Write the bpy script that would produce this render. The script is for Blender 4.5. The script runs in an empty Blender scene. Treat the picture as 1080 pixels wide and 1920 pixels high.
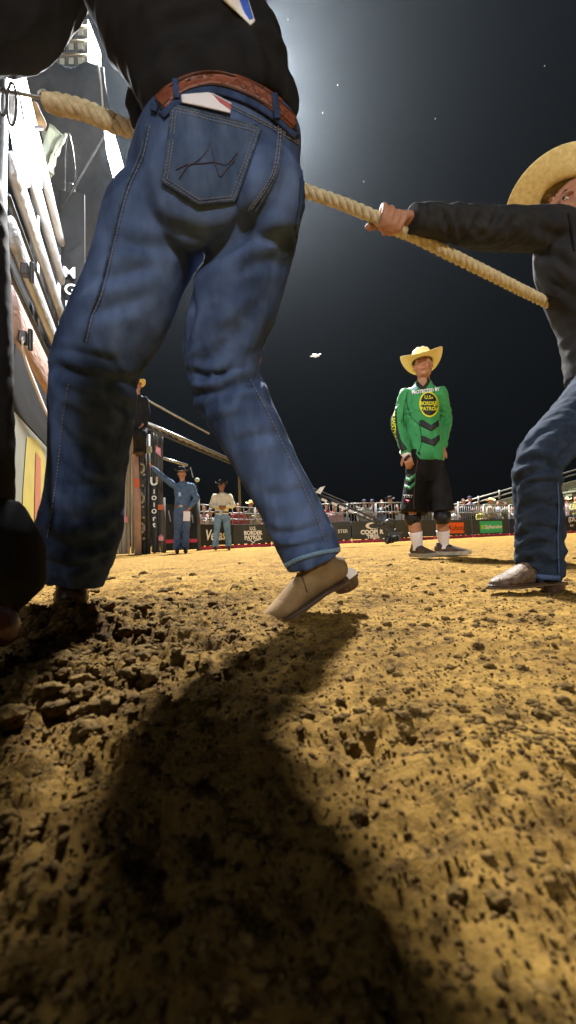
import bpy, bmesh, math, random
import numpy as np
from mathutils import Vector, Matrix
from mathutils.bvhtree import BVHTree
from math import radians as R, pi, sin, cos

S = bpy.context.scene
COL = S.collection
random.seed(7)
RNG = np.random.default_rng(7)

# ------------------------------------------------------------------ camera
F = 750.0                       # focal length in pixels of the 1080x1920 photograph
CAM_H = 0.21
PITCH, ROLL = R(3.9), R(2.2)
fwd = Vector((0, cos(PITCH), sin(PITCH)))
rt0 = Vector((1, 0, 0)); up0 = rt0.cross(fwd)
rt = rt0 * cos(ROLL) - up0 * sin(ROLL)
upv = up0 * cos(ROLL) + rt0 * sin(ROLL)
CAM = Vector((0, 0, CAM_H))
cam_d = bpy.data.cameras.new('camera')
cam = bpy.data.objects.new('camera', cam_d); COL.objects.link(cam)
m = Matrix((rt, upv, -fwd)).transposed().to_4x4(); m.translation = CAM
cam.matrix_world = m
cam_d.sensor_fit = 'VERTICAL'; cam_d.sensor_height = 36; cam_d.sensor_width = 36
cam_d.lens = F / 1920 * 36
cam_d.clip_start = 0.02; cam_d.clip_end = 600
cam_d.dof.use_dof = True; cam_d.dof.focus_distance = 3.2; cam_d.dof.aperture_fstop = 5.0
S.camera = cam

def ray(px, py):
    return (rt * ((px - 540) / F) + upv * (-(py - 960) / F) + fwd)
def P(px, py, d):
    v = ray(px, py)
    return CAM + v * (d / v.y)
def G(px, py, z=0.0):           # the point of the level z seen at a pixel
    v = ray(px, py)
    return CAM + v * ((z - CAM_H) / v.z)
def GX(px, d, z=0.0):           # stand something at column px, distance d
    y = 1000
    for _ in range(12):
        p = P(px, y, d); y += (p.z - z) * F / d
    return P(px, y, d)

# ------------------------------------------------------------------ world
W = bpy.data.worlds.new('World'); S.world = W; W.use_nodes = True
nt = W.node_tree; nt.nodes.clear()
wo = nt.nodes.new('ShaderNodeOutputWorld'); bg = nt.nodes.new('ShaderNodeBackground')
tc = nt.nodes.new('ShaderNodeTexCoord'); sx = nt.nodes.new('ShaderNodeSeparateXYZ')
rmp = nt.nodes.new('ShaderNodeValToRGB')
rmp.color_ramp.elements[0].position = 0.0; rmp.color_ramp.elements[0].color = (0.0022, 0.0026, 0.003, 1)
rmp.color_ramp.elements[1].position = 1.0; rmp.color_ramp.elements[1].color = (0.0042, 0.0055, 0.0075, 1)
nt.links.new(tc.outputs['Generated'], sx.inputs[0]); nt.links.new(sx.outputs['Z'], rmp.inputs[0])
nt.links.new(rmp.outputs[0], bg.inputs['Color']); bg.inputs['Strength'].default_value = 1.0
nt.links.new(bg.outputs[0], wo.inputs[0])

# ------------------------------------------------------------------ exposure
S.view_settings.view_transform = 'Standard'; S.view_settings.look = 'None'
S.view_settings.exposure = 0.0; S.view_settings.gamma = 1.0
S.view_settings.use_curve_mapping = False
S.render.engine = 'CYCLES'
S.cycles.use_denoising = True
S.cycles.max_bounces = 5; S.cycles.volume_bounces = 0
S.cycles.transparent_max_bounces = 6

# positions of the arena floodlights (the masts that carry them are built below)
L_BACK = P(448, 190, 22.0)      # behind the cowboy's waist
L_KEY = Vector((4.2, -17.0, 6.4))
L_KEY2 = Vector((-12.0, -15.0, 9.0))
GATE_N = Vector((0.9347, 0.3552, 0))     # from the chute gate towards the arena
L_GATE = Vector((-1.349, 1.97, 2.36)) + GATE_N*0.10
L_GATE2 = P(217, 295, 2.6)
E_BACK, E_KEY, E_KEY2, E_GATE, E_GATE2 = 205000, 8000, 1500, 75, 220

def lamp(name, loc, energy, size, color=(1, 1, 1), aim=None, angle=150, parent=None):
    ld = bpy.data.lights.new(name, 'SPOT' if aim is not None else 'POINT')
    ld.energy = energy; ld.color = color; ld.shadow_soft_size = size
    lo = bpy.data.objects.new(name, ld); COL.objects.link(lo)
    lo.location = loc
    if aim is not None:
        ld.spot_size = R(angle); ld.spot_blend = 0.6
        lo.rotation_euler = (Vector(aim) - Vector(loc)).to_track_quat('-Z', 'Y').to_euler()
    return lo
lamp('floodlight_beam', L_BACK, E_BACK, 1.1, (1.0, 0.975, 0.94))
lamp('floodlight_beam', L_KEY, E_KEY, 0.5, (1.0, 0.97, 0.94), aim=(0.5, 3.0, 0.8), angle=70)
lamp('floodlight_beam', L_KEY2, E_KEY2, 0.5, (0.97, 0.98, 1.0), aim=(0.5, 5.0, 0.8), angle=90)
lamp('floodlight_beam', L_GATE + GATE_N*0.16, E_GATE, 0.05, (.93, .95, 1))
lamp('floodlight_beam', L_GATE2 + Vector((-.03, -.03, 0)), E_GATE2, 0.05, (.92, .95, 1))

# ================================================================== helpers
def link(nt, a, b): nt.links.new(a, b)
def mat(name, col, rough=0.8, var=None, scale=30, bump=0.0, bscale=200, metal=0.0, spec=0.3,
        emit=None, estr=1.0, stretch=(1, 1, 1), sheen=0.0, attr=None, var2=None, trans=0.0):
    """procedural material: base colour, noise mix towards var, noise bump"""
    M = bpy.data.materials.new(name); M.use_nodes = True
    n = M.node_tree; b = n.nodes['Principled BSDF']
    b.inputs['Base Color'].default_value = (*col, 1); b.inputs['Roughness'].default_value = rough
    b.inputs['Metallic'].default_value = metal; b.inputs['Specular IOR Level'].default_value = spec
    if sheen: b.inputs['Sheen Weight'].default_value = sheen; b.inputs['Sheen Roughness'].default_value = 0.5
    if emit is not None:
        b.inputs['Emission Color'].default_value = (*emit, 1); b.inputs['Emission Strength'].default_value = estr
    tcn = n.nodes.new('ShaderNodeTexCoord'); mp = n.nodes.new('ShaderNodeMapping')
    mp.inputs['Scale'].default_value = stretch; link(n, tcn.outputs['Object'], mp.inputs[0])
    if var is not None:
        nz = n.nodes.new('ShaderNodeTexNoise'); nz.inputs['Scale'].default_value = scale
        nz.inputs['Detail'].default_value = 6; nz.inputs['Roughness'].default_value = 0.6
        link(n, mp.outputs[0], nz.inputs['Vector'])
        cr = n.nodes.new('ShaderNodeValToRGB')
        cr.color_ramp.elements[0].position = 0.35; cr.color_ramp.elements[0].color = (*col, 1)
        cr.color_ramp.elements[1].position = 0.68; cr.color_ramp.elements[1].color = (*var, 1)
        link(n, nz.outputs[0], cr.inputs[0])
        out = cr.outputs[0]
        if attr:
            at = n.nodes.new('ShaderNodeAttribute'); at.attribute_name = attr
            mx = n.nodes.new('ShaderNodeMix'); mx.data_type = 'RGBA'
            link(n, at.outputs['Fac'], mx.inputs[0]); link(n, out, mx.inputs[6])
            mx.inputs[7].default_value = (*var2, 1); out = mx.outputs[2]
        link(n, out, b.inputs['Base Color'])
    if bump:
        nb = n.nodes.new('ShaderNodeTexNoise'); nb.inputs['Scale'].default_value = bscale
        nb.inputs['Detail'].default_value = 4
        link(n, mp.outputs[0], nb.inputs['Vector'])
        bp = n.nodes.new('ShaderNodeBump'); bp.inputs['Strength'].default_value = bump
        bp.inputs['Distance'].default_value = 0.6 / bscale
        link(n, nb.outputs[0], bp.inputs['Height']); link(n, bp.outputs[0], b.inputs['Normal'])
    return M

_G = np.array([(1,1,0),(-1,1,0),(1,-1,0),(-1,-1,0),(1,0,1),(-1,0,1),(1,0,-1),(-1,0,-1),(0,1,1),(0,-1,1),(0,1,-1),(0,-1,-1),(1,1,0),(0,-1,1),(-1,1,0),(0,-1,-1)], float)
def grad(h, x, y, z):
    g = _G[h & 15]; return g[..., 0]*x + g[..., 1]*y + g[..., 2]*z
_perm = np.concatenate([RNG.permutation(256)] * 2)
def noise(x, y, z=None):
    x = np.asarray(x, float); y = np.asarray(y, float); z = np.zeros_like(x) if z is None else np.asarray(z, float) + 0 * x
    xi, yi, zi = np.floor(x).astype(int), np.floor(y).astype(int), np.floor(z).astype(int)
    xf, yf, zf = x - xi, y - yi, z - zi
    u, v, w = (t * t * t * (t * (t * 6 - 15) + 10) for t in (xf, yf, zf))
    xi &= 255; yi &= 255; zi &= 255
    p = _perm
    def c(i, j, k): return grad(p[(p[(p[(xi + i) & 255] + yi + j) & 255] + zi + k) & 255], xf - i, yf - j, zf - k)
    x00 = c(0,0,0) + u * (c(1,0,0) - c(0,0,0)); x10 = c(0,1,0) + u * (c(1,1,0) - c(0,1,0))
    x01 = c(0,0,1) + u * (c(1,0,1) - c(0,0,1)); x11 = c(0,1,1) + u * (c(1,1,1) - c(0,1,1))
    y0 = x00 + v * (x10 - x00); y1 = x01 + v * (x11 - x01)
    return y0 + w * (y1 - y0)
def fbm(x, y, z=None, o=4, lac=2.03, g=0.5):
    s = 0; a = 1
    for k in range(o):
        s = s + a * noise(x * lac**k + 17.3 * k, y * lac**k - 9.1 * k, None if z is None else z * lac**k + 3.3 * k); a *= g
    return s

def empty(name, label, cat, loc=(0, 0, 0), group=None, rz=0.0):
    o = bpy.data.objects.new(name, None); COL.objects.link(o); o.location = loc; o.rotation_euler = (0, 0, rz)
    o.empty_display_size = 0.1
    o['label'] = label; o['category'] = cat
    if group: o['group'] = group
    return o
def mesh_obj(name, V, Fc, M, parent=None, smooth=True, rel=True):
    me = bpy.data.meshes.new(name)
    V = np.asarray(V, float).reshape(-1, 3)
    if parent is not None and rel:
        p = parent; off = np.zeros(3)
        while p is not None: off += np.array(p.location); p = p.parent
        V = V - off
    me.from_pydata(V.tolist(), [], Fc if isinstance(Fc, list) else Fc.tolist())
    me.materials.append(M)
    if smooth: me.polygons.foreach_set('use_smooth', [True] * len(me.polygons))
    me.update()
    o = bpy.data.objects.new(name, me); COL.objects.link(o)
    if parent is not None: o.parent = parent
    return o
def tag(o, label=None, cat=None, group=None, kind=None):
    if label: o['label'] = label
    if cat: o['category'] = cat
    if group: o['group'] = group
    if kind: o['kind'] = kind
    return o
def copy_tree(o, parent=None):
    c = o.copy(); COL.objects.link(c); c.parent = parent
    for ch in list(o.children): copy_tree(ch, c)
    return c

class MB:
    """collects closed pieces of geometry in world coordinates"""
    def __init__(s): s.V = []; s.F = []
    def add(s, V, Fc):
        n = len(s.V); s.V += [tuple(v) for v in V]; s.F += [tuple(i + n for i in f) for f in Fc]; return s
    def box(s, c, size, X=(1,0,0), Y=(0,1,0)):
        X = Vector(X).normalized(); Y = Vector(Y).normalized(); Z = X.cross(Y).normalized(); c = Vector(c)
        hx, hy, hz = (k / 2 for k in size)
        V = [c + X*a*hx + Y*b*hy + Z*d*hz for a in (-1,1) for b in (-1,1) for d in (-1,1)]
        return s.add(V, [(0,1,3,2),(4,6,7,5),(0,4,5,1),(2,3,7,6),(0,2,6,4),(1,5,7,3)])
    def bar(s, a, b, w, h=None, up=(0,0,1)):
        a = Vector(a); b = Vector(b); h = h or w; d = (b - a); L = d.length; d.normalize()
        Y = Vector(up).cross(d)
        if Y.length < 1e-4: Y = Vector((1,0,0)).cross(d)
        return s.box((a + b) / 2, (L, w, h), d, Y)
    def tube(s, pts, rad, ref=(1,0,0), n=16, cap=True):
        """loft: rad = list of r or (a,b); a lies along ref"""
        pts = [Vector(p) for p in pts]; N = len(pts); ref = Vector(ref); V = []; Fc = []
        if not isinstance(rad, (list, tuple)): rad = [rad] * N
        for i, p in enumerate(pts):
            t = (pts[min(i+1, N-1)] - pts[max(i-1, 0)]).normalized()
            A = ref - t * ref.dot(t)
            if A.length < 1e-3: A = Vector((0,1,0)) - t * t.y
            A.normalize(); B = t.cross(A)
            ra, rb = rad[i] if isinstance(rad[i], (tuple, list)) else (rad[i], rad[i])
            for k in range(n):
                an = 2*pi*k/n; V.append(p + A*(ra*cos(an)) + B*(rb*sin(an)))
        for i in range(N-1):
            for k in range(n):
                k2 = (k+1) % n; Fc.append((i*n+k, i*n+k2, (i+1)*n+k2, (i+1)*n+k))
        if cap:
            Fc.append(tuple(range(n-1, -1, -1))); Fc.append(tuple((N-1)*n+k for k in range(n)))
        return s.add(V, Fc)
    def ell(s, c, r, X=(1,0,0), Y=(0,1,0), nu=16, nv=10):
        X = Vector(X).normalized(); Y = Vector(Y); Y = (Y - X*Y.dot(X)).normalized(); Z = X.cross(Y); c = Vector(c)
        V = [c + Z*r[2]]
        for j in range(1, nv):
            th = pi*j/nv
            for k in range(nu):
                ph = 2*pi*k/nu
                V.append(c + X*(r[0]*sin(th)*cos(ph)) + Y*(r[1]*sin(th)*sin(ph)) + Z*(r[2]*cos(th)))
        V.append(c - Z*r[2]); L = len(V)-1; Fc = []
        for k in range(nu):
            k2 = (k+1) % nu
            Fc.append((0, 1+k, 1+k2)); Fc.append((L, 1+(nv-2)*nu+k2, 1+(nv-2)*nu+k))
            for j in range(nv-2): Fc.append((1+j*nu+k, 1+(j+1)*nu+k, 1+(j+1)*nu+k2, 1+j*nu+k2))
        return s.add(V, Fc)
    def build(s, name, M, parent=None, smooth=False, bevel=0.0):
        o = mesh_obj(name, s.V, s.F, M, parent, smooth)
        if bevel:
            md = o.modifiers.new('bevel', 'BEVEL'); md.width = bevel; md.segments = 2; md.limit_method = 'ANGLE'
        return o

def spline(pts, rad, k=4):
    """Catmull-Rom resample of centre points and radii"""
    P_ = [np.array(p, float) for p in pts]; Rr = [np.array(r if isinstance(r, (tuple, list)) else (r, r), float) for r in rad]
    out, ro = [], []; N = len(P_)
    for i in range(N-1):
        a, b, c, d = P_[max(i-1,0)], P_[i], P_[i+1], P_[min(i+2,N-1)]
        ra, rb, rc, rd = Rr[max(i-1,0)], Rr[i], Rr[i+1], Rr[min(i+2,N-1)]
        for j in range(k):
            t = j/k
            f = lambda a,b,c,d: 0.5*((2*b)+(-a+c)*t+(2*a-5*b+4*c-d)*t*t+(-a+3*b-3*c+d)*t**3)
            out.append(Vector(f(a,b,c,d))); ro.append(tuple(np.maximum(f(ra,rb,rc,rd), 1e-3)))
    out.append(Vector(P_[-1])); ro.append(tuple(Rr[-1]))
    return out, ro

def fuse(mb, voxel, smooth=4):
    """union of overlapping closed pieces as one smooth surface -> (V, faces, normals)"""
    me = bpy.data.meshes.new('tmp'); me.from_pydata([tuple(v) for v in mb.V], [], mb.F); me.update()
    o = bpy.data.objects.new('tmp', me); COL.objects.link(o)
    r = o.modifiers.new('r', 'REMESH'); r.mode = 'VOXEL'; r.voxel_size = voxel
    if smooth:
        q = o.modifiers.new('s', 'SMOOTH'); q.iterations = smooth; q.factor = 0.5
    dg = bpy.context.evaluated_depsgraph_get(); dg.update()
    e = o.evaluated_get(dg); em = e.to_mesh()
    V = np.empty(len(em.vertices)*3); em.vertices.foreach_get('co', V); V = V.reshape(-1, 3)
    Nn = np.empty(len(em.vertices)*3); em.vertices.foreach_get('normal', Nn); Nn = Nn.reshape(-1, 3)
    Fc = [tuple(p.vertices) for p in em.polygons]
    e.to_mesh_clear(); bpy.data.objects.remove(o); bpy.data.meshes.remove(me)
    return V, Fc, Nn

def limb_coord(V, paths):
    """nearest limb: arclength s, angle, path index, tangent"""
    best = np.full(len(V), 1e9); s_ = np.zeros(len(V)); ang = np.zeros(len(V)); pi_ = np.zeros(len(V), int)
    for k, path in enumerate(paths):
        path = [np.array(p, float) for p in path]; acc = 0
        for a, b in zip(path[:-1], path[1:]):
            d = b - a; L = np.linalg.norm(d); t = np.clip(((V - a) @ d) / (L*L), 0, 1)
            q = V - (a + t[:, None]*d); dist = np.linalg.norm(q, axis=1)
            e1 = np.cross(d/L, [0.0, 1.0, 0.1]); e1 /= np.linalg.norm(e1); e2 = np.cross(d/L, e1)
            m_ = dist < best
            best[m_] = dist[m_]; s_[m_] = acc + t[m_]*L; ang[m_] = np.arctan2(q[m_] @ e2, q[m_] @ e1); pi_[m_] = k
            acc += L
    return s_, ang, pi_, best
def folds(V, Nn, paths, amp, fs=16, seed=0, sharp=True, tilt=0.8, spot=(), base=0.35):
    """cloth folds that run round the limbs, deeper near the joints in spot=(centre, radius, gain)"""
    s, a, k, _ = limb_coord(V, paths)
    x = s*fs + tilt*np.sin(a + k) + seed
    n1 = noise(x, np.cos(a)*1.1 + k*7, np.sin(a)*1.1 + seed)
    n2 = noise(x*2.1 + 5, np.cos(a + s*3)*1.8, np.sin(a + s*3)*1.8 + seed)
    f = (0.55 - np.abs(n1)*2.2) if sharp else n1
    f = f + 0.4*(0.5 - np.abs(n2)*1.8)
    g = np.full(len(V), base)
    for c, r, q in spot:
        g = g + q*np.exp(-np.sum((V - np.array(c))**2, 1)/(r*r))
    broad = fbm(V[:,0]*9 + seed, V[:,1]*9, V[:,2]*9, 2)
    return V + Nn*((f*g + broad*0.35*g)*amp)[:, None], f
def cloth(name, mb, voxel, M, parent, paths=None, amp=0.0, smooth=4, wear=(), **kw):
    V, Fc, Nn = fuse(mb, voxel, smooth); f = None
    if paths is not None and amp: V, f = folds(V, Nn, paths, amp, **kw)
    o = mesh_obj(name, V, Fc, M, parent)
    if f is not None:
        at = o.data.attributes.new('wear', 'FLOAT', 'POINT')
        wv = np.clip(f*0.35 + 0.02, 0, 1)
        for c_, r_, g_ in wear: wv = wv + g_*np.exp(-np.sum((V - np.array(c_))**2, 1)/(r_*r_))
        wv = wv*(0.80 + 0.55*fbm(V[:,0]*22, V[:,1]*22, V[:,2]*9, 4))
        at.data.foreach_set('value', np.clip(wv, 0, 1).astype(np.float32))
    return o, BVHTree.FromPolygons([tuple(v) for v in V], Fc)

# ---- flat outlines laid onto a curved surface
def outline_mesh(loops, step):
    """2D loops -> triangulated 2D mesh with edges no longer than step"""
    cu = bpy.data.curves.new('t', 'CURVE'); cu.dimensions = '2D'; cu.fill_mode = 'BOTH'
    for lp in loops:
        sp = cu.splines.new('POLY'); sp.points.add(len(lp)-1); sp.use_cyclic_u = True
        for i, (x, y) in enumerate(lp): sp.points[i].co = (x, y, 0, 1)
    return _curve2d(cu, step)
def _curve2d(cu, step):
    o = bpy.data.objects.new('t', cu); COL.objects.link(o)
    dg = bpy.context.evaluated_depsgraph_get(); dg.update()
    me = bpy.data.meshes.new_from_object(o.evaluated_get(dg))
    bm = bmesh.new(); bm.from_mesh(me); bmesh.ops.triangulate(bm, faces=bm.faces[:])
    bmesh.ops.remove_doubles(bm, verts=bm.verts[:], dist=1e-5)
    if step:
        for _ in range(6):
            es = [e for e in bm.edges if e.calc_length() > step]
            if not es: break
            bmesh.ops.subdivide_edges(bm, edges=es, cuts=1); bmesh.ops.triangulate(bm, faces=bm.faces[:])
    bm.verts.index_update()
    V = [(v.co.x, v.co.y) for v in bm.verts]; Fc = [tuple(v.index for v in f.verts) for f in bm.faces]
    bm.free(); bpy.data.objects.remove(o); bpy.data.meshes.remove(me)
    return V, Fc
def text_mesh(txt, size=1.0, bold=0.03, step=0, shear=0.0, align='CENTER', space=1.0):
    cu = bpy.data.curves.new('t', 'FONT'); cu.body = txt; cu.size = size; cu.align_x = align; cu.align_y = 'CENTER'
    cu.offset = bold*size; cu.shear = shear; cu.resolution_u = 3; cu.space_character = space; cu.fill_mode = 'FRONT'
    return _curve2d(cu, step)
def drape(name, m2, bvh, M, parent, off=0.003, thick=0.0015, fn=None):
    """lay a 2D mesh given in photo pixels onto the surface the pixel ray meets"""
    V2, Fc = m2; pts = {}
    for i, (x, y) in enumerate(V2):
        q = fn(x, y) if fn else (x, y)
        d = ray(*q).normalized(); h = bvh.ray_cast(CAM, d)
        if h[0] is not None:
            pts[i] = (h[0] - d*off, h[1])
    F2 = [f for f in Fc if all(i in pts for i in f)]
    F2 = [f for f in F2 if max((pts[f[a]][0]-pts[f[a-1]][0]).length for a in range(len(f))) < 0.08]
    idx = {i: k for k, i in enumerate(sorted({i for f in F2 for i in f}))}
    V = [None]*len(idx)
    for i, k in idx.items(): V[k] = pts[i][0]
    F2 = [tuple(idx[i] for i in f) for f in F2]
    o = mesh_obj(name, V, F2, M, parent)
    if thick:
        md = o.modifiers.new('thickness', 'SOLIDIFY'); md.thickness = thick; md.offset = 0
    return o
def ribbon2(pts, w, dash=None, step=5):
    """polyline in pixels -> 2D ribbon (optionally dashed)"""
    P2 = [np.array(p, float) for p in pts]; V = []; Fc = []; acc = 0
    for a, b in zip(P2[:-1], P2[1:]):
        L = np.linalg.norm(b-a); 
        if L < 1e-6: continue
        d = (b-a)/L; n = np.array([-d[1], d[0]])*w/2; t = 0
        while t < L - 1e-6:
            if dash: t2 = min(t + dash[0], L)
            else: t2 = min(t + step, L)
            k = len(V); p, q = a + d*t, a + d*t2
            V += [tuple(p-n), tuple(p+n), tuple(q+n), tuple(q-n)]; Fc.append((k, k+1, k+2, k+3))
            t = t2 + (dash[1] if dash else 0)
    return V, Fc
def smooth_line(pts, k=6):
    o, _ = spline([(x, y, 0) for x, y in pts], [1]*len(pts), k); return [(p[0], p[1]) for p in o]
def sign_text(name, m2, M, parent, org, X, Z, off=0.0, thick=0.004):
    """2D mesh -> letters standing on the plane org + X*x + Z*y, raised towards the viewer"""
    X = Vector(X).normalized(); Z = Vector(Z).normalized(); Nn = X.cross(Z)
    V = [Vector(org) + X*x + Z*y + Nn*off for x, y in m2[0]]
    o = mesh_obj(name, V, m2[1], M, parent, smooth=False)
    md = o.modifiers.new('thickness', 'SOLIDIFY'); md.thickness = thick; md.offset = 1
    return o

# ================================================================== materials
M = {}
M['denim'] = mat('denim', (0.020, 0.033, 0.070), 0.9, (0.045, 0.074, 0.160), 34, 0.5, 700, attr='wear', var2=(0.135, 0.20, 0.37), spec=0.1, stretch=(1, 1, 0.22))
M['denim_blue'] = mat('denim_blue', (0.04, 0.07, 0.15), 0.85, (0.08, 0.13, 0.25), 9, 0.3, 700, attr='wear', var2=(0.15, 0.24, 0.45))
M['denim_dark'] = mat('denim_dark', (0.012, 0.019, 0.034), 0.9, (0.026, 0.038, 0.06), 30, 0.3, 800, attr='wear', var2=(0.05, 0.068, 0.10), spec=0.1)
M['denim_light'] = mat('denim_light', (0.10, 0.19, 0.30), 0.85, (0.2, 0.32, 0.45), 9, 0.3, 700)
M['chambray'] = mat('chambray', (0.05, 0.09, 0.17), 0.85, (0.09, 0.145, 0.25), 12, 0.2, 500)
M['denim_faded'] = mat('denim_faded', (0.042, 0.068, 0.125), 0.9, (0.085, 0.125, 0.215), 26, 0.5, 700, spec=0.1, stretch=(1, 1, 0.3))
M['thread'] = mat('thread', (0.17, 0.19, 0.23), 0.8, (0.28, 0.25, 0.21), 30)
M['denim_seam'] = mat('denim_seam', (0.03, 0.05, 0.09), 0.9, (0.09, 0.13, 0.2), 60)
M['thread_red'] = mat('thread_red', (0.085, 0.06, 0.075), 0.8, (0.05, 0.065, 0.12), 60)
M['black_cloth'] = mat('black_cloth', (0.008, 0.008, 0.009), 0.8, (0.015, 0.0145, 0.015), 12, 0.2, 500, spec=0.15)
M['grey_cloth'] = mat('grey_cloth', (0.015, 0.0155, 0.017), 0.8, (0.027, 0.0275, 0.03), 12, 0.2, 500, spec=0.2)
M['cream_cloth'] = mat('cream_cloth', (0.72, 0.66, 0.50), 0.85, (0.6, 0.55, 0.42), 8)
M['green_jersey'] = mat('green_jersey', (0.024, 0.225, 0.062), 0.6, (0.035, 0.28, 0.085), 8, 0.2, 600, sheen=0.2)
M['black_print'] = mat('black_print', (0.012, 0.014, 0.013), 0.55)
M['yellow_print'] = mat('yellow_print', (0.75, 0.72, 0.03), 0.5)
M['white_print'] = mat('white_print', (0.8, 0.8, 0.8), 0.5)
M['mint_print'] = mat('mint_print', (0.35, 0.75, 0.5), 0.5)
M['pale_blue'] = mat('pale_blue', (0.3, 0.5, 0.75), 0.6)
M['skin'] = mat('skin', (0.43, 0.22, 0.13), 0.55, (0.34, 0.145, 0.085), 14, 0.15, 300, spec=0.35)
M['skin_dark'] = mat('skin_dark', (0.25, 0.12, 0.07), 0.55, (0.2, 0.09, 0.05), 14)
M['hair'] = mat('hair', (0.02, 0.012, 0.008), 0.6, (0.04, 0.022, 0.012), 40, 0.5, 300, stretch=(1, 1, 0.2))
M['lips'] = mat('lips', (0.42, 0.16, 0.12), 0.45)
M['eye_white'] = mat('eye_white', (0.6, 0.57, 0.52), 0.3)
M['iris'] = mat('iris', (0.03, 0.018, 0.01), 0.2)
M['straw'] = mat('straw', (0.80, 0.66, 0.30), 0.7, (0.62, 0.46, 0.17), 60, 0.6, 420)
M['straw_pale'] = mat('straw_pale', (0.85, 0.77, 0.42), 0.7, (0.78, 0.68, 0.33), 60, 0.5, 420)
M['felt_black'] = mat('felt_black', (0.012, 0.011, 0.011), 0.85)
M['leather_tan'] = mat('leather_tan', (0.22, 0.135, 0.055), 0.75, (0.12, 0.078, 0.035), 12, 0.3, 150)
M['leather_brown'] = mat('leather_brown', (0.045, 0.022, 0.012), 0.5, (0.15, 0.10, 0.055), 55, 0.6, 120)
M['leather_dark'] = mat('leather_dark', (0.035, 0.018, 0.010), 0.4, (0.07, 0.035, 0.02), 20, 0.4, 150)
M['sole'] = mat('sole', (0.06, 0.04, 0.024), 0.8, (0.11, 0.07, 0.035), 20)
M['white_sock'] = mat('white_sock', (0.78, 0.75, 0.78), 0.85, (0.68, 0.64, 0.68), 20, 0.3, 250, stretch=(1, 1, 0.2))
M['shoe_rubber'] = mat('shoe_rubber', (0.4, 0.36, 0.27), 0.6, (0.25, 0.2, 0.13), 15)
M['knee_pad'] = mat('knee_pad', (0.012, 0.012, 0.013), 0.5)
M['paper'] = mat('paper', (0.78, 0.76, 0.8), 0.5)
M['paper_red'] = mat('paper_red', (0.45, 0.12, 0.12), 0.5)
M['steel'] = mat('steel', (0.45, 0.45, 0.45), 0.35, (0.25, 0.25, 0.25), 18, 0.2, 80, metal=0.9)
M['steel_dark'] = mat('steel_dark', (0.05, 0.05, 0.05), 0.45, (0.1, 0.1, 0.1), 20, metal=0.6)
M['rail_grey'] = mat('rail_grey', (0.66, 0.69, 0.73), 0.35, (0.42, 0.43, 0.45), 14, 0.5, 40, metal=0.1, stretch=(1, 0.25, 1))
M['rail_pink'] = mat('rail_pink', (0.62, 0.45, 0.40), 0.5, (0.5, 0.33, 0.28), 9, 0.5, 40, stretch=(1, 0.25, 1))
M['black_panel'] = mat('black_panel', (0.012, 0.012, 0.013), 0.5, (0.02, 0.02, 0.02), 6)
M['grey_board'] = mat('grey_board', (0.035, 0.04, 0.042), 0.5, (0.05, 0.055, 0.055), 3)
M['navy_board'] = mat('navy_board', (0.015, 0.02, 0.045), 0.5)
M['red_strip'] = mat('red_strip', (0.6, 0.05, 0.10), 0.5, (0.45, 0.04, 0.08), 5)
M['orange_sign'] = mat('orange_sign', (0.85, 0.13, 0.02), 0.5)
M['green_sign'] = mat('green_sign', (0.04, 0.45, 0.2), 0.5)
M['lime'] = mat('lime', (0.4, 0.65, 0.03), 0.5)
M['pink'] = mat('pink', (0.8, 0.36, 0.42), 0.6, (0.7, 0.25, 0.35), 8)
M['orange_patch'] = mat('orange_patch', (0.7, 0.16, 0.06), 0.6)
M['plank'] = mat('plank', (0.48, 0.44, 0.36), 0.8, (0.22, 0.20, 0.16), 10, 0.5, 60, stretch=(3, 3, 0.12))
M['plank_dark'] = mat('plank_dark', (0.10, 0.10, 0.09), 0.8, (0.05, 0.05, 0.045), 10, 0.5, 60, stretch=(3, 3, 0.12))
M['tarp'] = mat('tarp', (0.10, 0.11, 0.125), 0.6, (0.07, 0.078, 0.09), 4)
M['canvas_green'] = mat('canvas_green', (0.42, 0.46, 0.34), 0.8, (0.3, 0.34, 0.28), 8)
M['tower'] = mat('tower', (0.55, 0.53, 0.40), 0.8, (0.45, 0.43, 0.32), 2)
M['window_glow'] = mat('window_glow', (0.05, 0.05, 0.04), 0.3, emit=(1.0, 0.9, 0.6), estr=0.25)
M['lamp_glow'] = mat('lamp_glow', (0.9, 0.9, 0.9), 0.4, emit=(1, 0.98, 1.0), estr=14)
M['lamp_lens'] = mat('lamp_lens', (0.8, 0.8, 0.8), 0.3, emit=(1, 0.98, 0.95), estr=30)
M['belt'] = mat('belt', (0.16, 0.042, 0.02), 0.4, (0.26, 0.08, 0.035), 60, 0.9, 130, spec=0.5)
M['ad_grey'] = mat('ad_grey', (0.35, 0.36, 0.30), 0.6, (0.24, 0.26, 0.23), 5, stretch=(1, 1, 0.3))
M['ad_yellow'] = mat('ad_yellow', (0.6, 0.5, 0.12), 0.6, (0.5, 0.42, 0.12), 6)
M['ad_red'] = mat('ad_red', (0.5, 0.18, 0.1), 0.6)
def rope_mat():
    Mr = mat('manila_rope', (0.66, 0.57, 0.36), 0.85, (0.42, 0.34, 0.19), 60, 0.8, 700, stretch=(1, 1, 1))
    return Mr
M['rope'] = rope_mat()

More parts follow.
